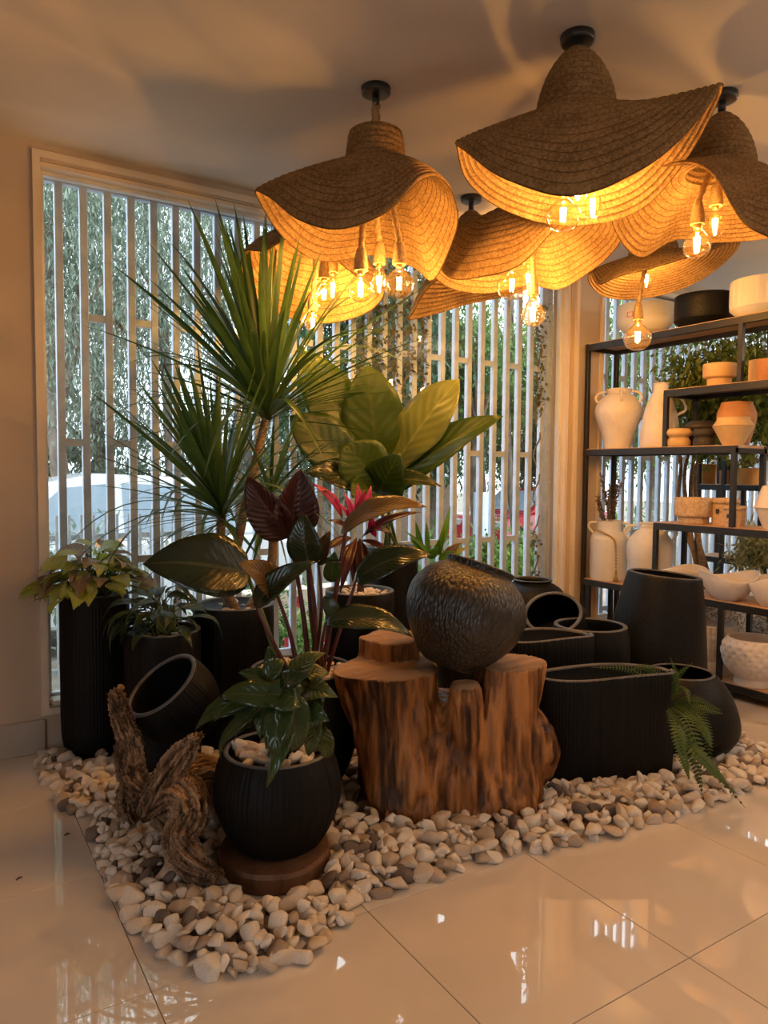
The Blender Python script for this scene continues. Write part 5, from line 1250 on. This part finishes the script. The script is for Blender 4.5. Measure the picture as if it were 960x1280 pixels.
bowl('gourd_pot', 'small tan double-bulge pot on the middle board', 'pot', 846.5, 4.47, SZ['d'], gourd, M_tan, 2.5)
bowl('gourd_pot', 'small charcoal double-bulge pot on the middle board', 'pot', 878, 4.47, SZ['d'], [(a * .85, b * .95) for a, b in gourd], M_char, 2.5)
bowl('gourd_pot', 'wide charcoal saucer-topped pot at the back of the middle board', 'pot', 874, 4.64, SZ['d'], [(14, 0), (15, 1), (15, 14), (12, 18), (20, 23), (20, 27), (13, 32)], M_char, 2.5)
bowl('cone_pot', 'tan diamond-shaped clay pot at the front corner of the middle board', 'pot', 914.5, 4.47, SZ['d'], [(12, 0), (12.5, .8), (18, 12), (24, 23), (24, 24), (19.5, 31), (19.5, 34)], M_tan, 2)
bowl('cone_pot', 'large brown clay pot behind the tan diamond-shaped one', 'pot', 918, 4.63, SZ['d'], [(14, 0), (15, 1), (20, 20), (23, 38), (19, 50), (18, 54)], M_terra, 2)
# board c
o = bowl('pitted_pot', 'round pitted clay pot with recessed foot on the left end of the lower-middle board', 'pot', 868, XF - .04, SZ['c'], [(17, 0), (18, 1), (18.5, 8), (19, 9), (22.5, 11), (22.5, 32)], M_cork, 2.5)
for px, X, k, lb in ((908, 4.60, 1., 'lidded pale clay jar behind another on the lower-middle board'), (920, 4.47, .8, 'smaller lidded clay jar in front, beside the divider post')):
    o = bowl('lidded_jar', lb, 'jar', px, X, SZ['c'], [(13 * k, 0), (15 * k, 1), (15.5 * k, 26 * k)], M_cork, 2)
    P, s = spot(px, X, SZ['c']); mk('lid', *lathe([(.0008, 26.4 * k * s), (16.5 * k * s, 26.4 * k * s), (16.5 * k * s, 31 * k * s), (14 * k * s, 33 * k * s), (.0008, 34 * k * s)], 40), M_cork, o)
    mk('tag', *box(-16.5 * k * s - .003, -16 * k * s, -2 * s, 2 * s, 14 * k * s, 20 * k * s), M_char, o, smooth=False)
bowl('faceted_vase', 'white faceted diamond vase at the right end of the lower-middle board', 'vase', 966, XF - .06, SZ['c'], [(8, 0), (9, 1), (19, 26), (20, 28), (12, 52), (10, 54)], M_white, 2, 9, nsm=20)
# board b
def ringed(r, z, a, i): return r + .0012 * math.sin(z * 260)
o = bowl('handled_vase', 'white ridged cylinder vase with two loop handles holding a dried sprig', 'vase', 763, XF - .02, SZ['b'], [(20, 0), (22, 1), (22.5, 20), (22.5, 44), (21, 54), (16, 59), (14.5, 61), (14.5, 71), (15.5, 73)], M_white2, 2.2, 72, ringed, 60)
P, s = spot(763, XF - .02, SZ['b']); PV = P.copy(); sv = s
for sg in (-1, 1): handle(o, sd * sg * 19 * s + V3((0, 0, 57 * s)), sd * sg * 14.5 * s + V3((0, 0, 70 * s)), sd * sg * 7 * s + V3((0, 0, 4 * s)), 1.7 * s, M_white2)
SP = thing('dried_sprig', 'dried dark heather sprig standing in the handled vase', 'dried plant', P + V3((0, 0, 40 * s))); q = random.Random(3); Cs = []; Ds = []
for k in range(9):
    a = q.uniform(0, 6.28); e = V3((math.cos(a) * q.uniform(6, 20) * s, math.sin(a) * q.uniform(6, 20) * s, q.uniform(48, 92) * s)); b = V3((q.uniform(-5, 5) * s, q.uniform(-5, 5) * s, 0))
    Q = spline([b, b.lerp(e, .5) + V3((0, 0, 6 * s)), e], 10); g = tube(Q, .0022, 5); mk('stem', g[0], g[1], M_bark, SP)
    for t in range(130):
        f_ = q.uniform(.38, 1); i_ = min(9, int(f_ * 10)); p = Q[i_].lerp(Q[i_ + 1], f_ * 10 - i_) if f_ < 1 else Q[10]
        Cs.append(p[:]); Ds.append((q.uniform(-1, 1), q.uniform(-1, 1), q.uniform(0, 1.4)))
M_dry = foliagemat('dried_leaves', (.07, .05, .03), (.17, .13, .09), .1)
quads_obj('foliage', leaves_np(np.array(Cs), np.array(Ds), .026, .010, 3), M_dry, SP, (0, 0, 0))['kind'] = 'stuff'
GL = thing('bead_garland', 'wooden bead garland with a tassel draped round the neck of the handled vase', 'garland', P); bm_ = me_of('bead', lathe(smooth_prof([(.0008, -.0075), (.006, -.005), (.0078, 0), (.006, .005), (.0008, .0075)], 8), 10), M_rope)
path = [dv * 17 * s + sd * -16 * s + V3((0, 0, 62 * s)), dv * 20 * s + sd * -6 * s + V3((0, 0, 59 * s)), dv * 22 * s + sd * 5 * s + V3((0, 0, 53 * s)), dv * 24.5 * s + sd * 9 * s + V3((0, 0, 44 * s)), dv * 24.5 * s + sd * 10 * s + V3((0, 0, 14 * s))]
if RT.dot(sd) < 0: path = [V3((0, 0, p.z)) + dv * (V3((p.x, p.y, 0)).dot(dv)) - sd * (V3((p.x, p.y, 0)).dot(sd)) for p in path]
Q = spline(path, 34)
for p in Q: inst('bead', bm_, Matrix.Translation(p), GL)
mk('tassel', *lathe([(.0008, 14 * s), (.007, 14 * s), (.008, 12 * s), (.006, 11 * s), (.012, 6 * s), (.02, .004), (.0008, .004)], 20, lambda r, z, a, i: r * (1 + .12 * math.sin(9 * a)), c=(Q[-1].x, Q[-1].y, 0)), M_rope, GL)
o = bowl('shouldered_vase', 'large pale ringed vase with rounded shoulders, half hidden by the tallest black pot', 'vase', 815, XF + .02, SZ['b'], [(20, 0), (22, 1), (26, 25), (28, 42), (26, 55), (18, 66), (14, 69), (14, 75), (15, 77)], M_white2, 2.2, 72, ringed, 60)
P, s = spot(815, XF + .02, SZ['b'])
for sg in (-1, 1): handle(o, sd * sg * 25 * s + V3((0, 0, 56 * s)), sd * sg * 15 * s + V3((0, 0, 73 * s)), sd * sg * 8 * s + V3((0, 0, 5 * s)), 1.8 * s, M_white2)
def wavy(ph): return lambda r, z, a, i: r * (1 + .03 * math.sin(3 * a + ph) + .04 * math.sin(2 * a + ph * 2))
def organic(label, px, X, w, h, ph):
    P, s = spot(px, X, SZ['b']); prof = [(w * .38, 0), (w * .46, .8), (w * .70, h * .3), (w * .92, h * .7), (w, h)]
    g = pot_geo([(r * s, z * s) for r, z in prof], 2.2 * s, h * s * .9, 72, wavy(ph), 20, rimr=.002)
    V = []
    for (x, y, z) in g[0]:
        a = math.atan2(y, x); k = max(0, z / (h * s)); V.append((x, y, z + k * k * h * s * .15 * math.sin(2 * a + ph)))
    o = mk('organic_bowl', V, g[1], M_white); o.location = P; return tag(o, label, 'bowl', None)
organic('white wavy-rimmed bowl just right of the tallest black pot on the lower board', 860, XF - .02, 30, 27, 1.0)
organic('white wavy-rimmed bowl in the middle of the lower board, under the hanging foliage', 915, XF - .06, 35, 31, 2.6)
organic('white wavy piece on the lower board, cut by the picture edge', 969, XF - .06, 26, 32, .4)
# board a
def dimple(nu, nv, amp, z0, z1): return lambda r, z, a, i: r - (amp * max(0, math.sin(nu * a + (math.floor(z / (z1 - z0) * nv) % 2) * PI)) * max(0, math.sin(PI * (z / (z1 - z0) * nv % 1))) if z0 < z < z1 and r > .08 else 0)
P, s = spot(896, XF, SZ['a'])
bowl('textured_pot', 'cream footed pot with a diagonal woven relief, lowest board left of the post', 'pot', 896, XF, SZ['a'], [(22, 0), (24, 1), (24, 13), (22.5, 16), (23, 18), (26, 30), (28, 50), (28, 60)], M_white, 2.5, 150, lambda r, z, a, i: r + .006 * math.sin(16 * a + 5 * z / .02) * math.sin(16 * a - 5 * z / .02) if .11 < z < .36 and r > .1 else r, 60)
bowl('honeycomb_bowl', 'white footed bowl with honeycomb dimples, lowest board right of the post', 'bowl', 950, XF - .05, SZ['a'], [(21, 0), (22, 1), (21, 8), (22, 10), (33, 22), (38, 38), (37, 50), (31, 58)], M_white, 2.5, 150, dimple(19, 8, .010, .07, .33), 70)

# ------------------------------------------------------------------ plants and a lower shelf behind the shelving
c = (5.22, 3.42, 0)
TR = potted('potted_ficus', 'leafy indoor tree with several bare trunks in a speckled terrazzo planter behind the shelving', c, [(.20, 0), (.24, .02), (.27, .3), (.285, .52)], M_terz, .47, .25, seg=72); org = V3(c)
q = random.Random(8); ends = []
for k, px in enumerate((851, 860, 872, 866)):
    p = atx(px, 610, 5.2 + .02 * k) - org; b = V3((.05 * math.cos(k * 1.6), .05 * math.sin(k * 1.6), .47)); t_ = V3((p.x + q.uniform(-.25, .25), p.y + q.uniform(-.25, .15), 2.1))
    Q = spline([b, V3((p.x, p.y, 1.15)), V3((p.x + q.uniform(-.03, .03), p.y, 1.6)), t_], 18); g = tube(Q, [.022 - .0007 * i for i in range(19)], 8); mk('trunk', g[0], g[1], M_bark, TR); ends.append(t_)
C, cc = crown_pts((5.28, 3.30, 2.10), (.72, .60, .50), 11000, 90, 55, .2)
C = C[(C[:, 2] < 2.95) & (C[:, 1] < 3.95) & (C[:, 0] > 4.80)]; rr_ = np.random.default_rng(4)
D = rr_.normal(size=C.shape); D[:, 2] -= .8
M_fic = foliagemat('ficus_leaves', (.11, .17, .03), (.34, .38, .08), .4)
quads_obj('foliage', leaves_np(C - np.array(c), D, .075, .034, 4), M_fic, TR, (0, 0, 0))['kind'] = 'stuff'
for e in cc[:14]:
    e = V3(e) - org
    if e.y + org.y > 3.9 or e.x + org.x < 4.85: continue
    s_ = q.choice(ends); g = tube([s_.lerp(V3((0, 0, 1.4)), .3), s_.lerp(e, .6), e], [.008, .006, .003], 5); mk('branch', g[0], g[1], M_bark, TR)
c = (5.12, 2.82, 0)
TB = potted('potted_croton', 'bushy yellow-green plant in a clay pot behind the lower boards', c, [(.13, 0), (.15, .02), (.17, .3), (.175, .42)], M_terz, .38, .15, seg=56); org = V3(c)
C, cc = crown_pts((5.12, 2.85, .93), (.42, .62, .17), 1900, 50, 57, .3); C = C[C[:, 0] > 4.79]
D = rr_.normal(size=C.shape); D[:, 2] -= .3
M_cro = foliagemat('croton_leaves', (.22, .21, .07), (.54, .50, .22), .35)
quads_obj('foliage', leaves_np(C - np.array(c), D, .085, .020, 5), M_cro, TB, (0, 0, 0))['kind'] = 'stuff'
for e in cc[:16]:
    e = V3(e) - org; b = V3((q.uniform(-.06, .06), q.uniform(-.06, .06), .38)); 
    if e.x + org.x < 4.85: continue
    g = tube(spline([b, b.lerp(e, .5) + V3((0, 0, .05)), e], 6), .006, 5); mk('stem', g[0], g[1], M_stemg, TB)

RX0, RX1, RYL, RYR = 5.75, 6.08, 3.93, 2.9
RS = thing('rear_shelving_unit', 'second black metal shelf further back carrying orange potted plants', 'shelf', (RX0, RYR, 0)); org = V3((RX0, RYR, 0))
for z in (.12, .75, 1.375, 1.80): shelf_board(RYR, RYL, z, RS, org, RX0, RX1)
for y in (RYL - TK, 3.66, RYR): shelf_post(y, 0, 1.80, RS, org, RX0, RX1)
def rear_pot(name, label, px, z, prof, m, leaf=None):
    P, s = spot(px, 5.88, z); T = thing(name, label, 'plant', P)
    g = pot_geo([(r * s, h * s) for r, h in prof], 1.6 * s, 6 * s, 40, None, 12, rimr=.003); mk('pot', g[0], g[1], m, T)
    h = prof[-1][1] * s
    mk('soil', *lathe([(.0008, h - 5 * s), (prof[-1][0] * s * .85, h - 5 * s), (.0008, h - 4 * s)], 20), M_soil, T)
    if leaf:
        ml, rad, hh, n, ln, wd = leaf; C, _ = crown_pts((0, 0, h + hh * s * .5), (rad * s, rad * s, hh * s * .55), n, 14, int(px), .2); D = rr_.normal(size=C.shape); D[:, 2] += .5
        quads_obj('foliage', leaves_np(C, D, ln, wd, int(px)), ml, T, (0, 0, 0))['kind'] = 'stuff'
        g = tube([(0, 0, h - 5 * s), (0, 0, h + hh * s * .5)], .006, 5); mk('stem', g[0], g[1], M_stemg, T)
    return T
rear_pot('orange_potted_plant', 'orange pot with a dark square tag and green sprouts on the rear shelf', 884, 1.375, [(9, 0), (10, 1), (10.5, 24)], M_orange, (M_midf, 9, 18, 160, .05, .025))
rear_pot('brown_potted_plant', 'small brown pot with a dark-leaved plant on the rear shelf', 908, 1.375, [(7, 0), (8, 1), (8.5, 17)], M_terra, (M_darkf, 9, 14, 120, .05, .035))
rear_pot('orange_potted_plant', 'wide orange trough with a pale bushy plant on the rear shelf', 934, 1.375, [(13, 0), (14, 1), (14, 20)], M_orange, (M_cro, 14, 20, 420, .035, .018))
rear_pot('white_potted_plant', 'small white pot on the top board of the rear shelf', 955, 1.80, [(5, 0), (6, 1), (6.5, 13)], M_white2, (M_midf, 8, 12, 140, .04, .02))
# small debris on the tiles
M_deb = pm('dry_bark_bit', (.04, .03, .02), (.08, .06, .04), 30., .9)
for k, (px, py, a) in enumerate(((84, 1044, .3), (24, 1099, .5))):
    P = atz(px, py, 0.0); g = tube([P + V3((-.012 * math.cos(a), -.012 * math.sin(a), .003)), P + V3((0, 0, .006)), P + V3((.012 * math.cos(a), .012 * math.sin(a), .003))], [.002, .0035, .0015], 6)
    o = mk('bark_bit', g[0], g[1], M_deb); tag(o, ('dark bark crumb on the floor tile, the one nearer the pebbles', 'dark bark crumb on the floor tile, the one further from the pebbles')[k], 'debris')
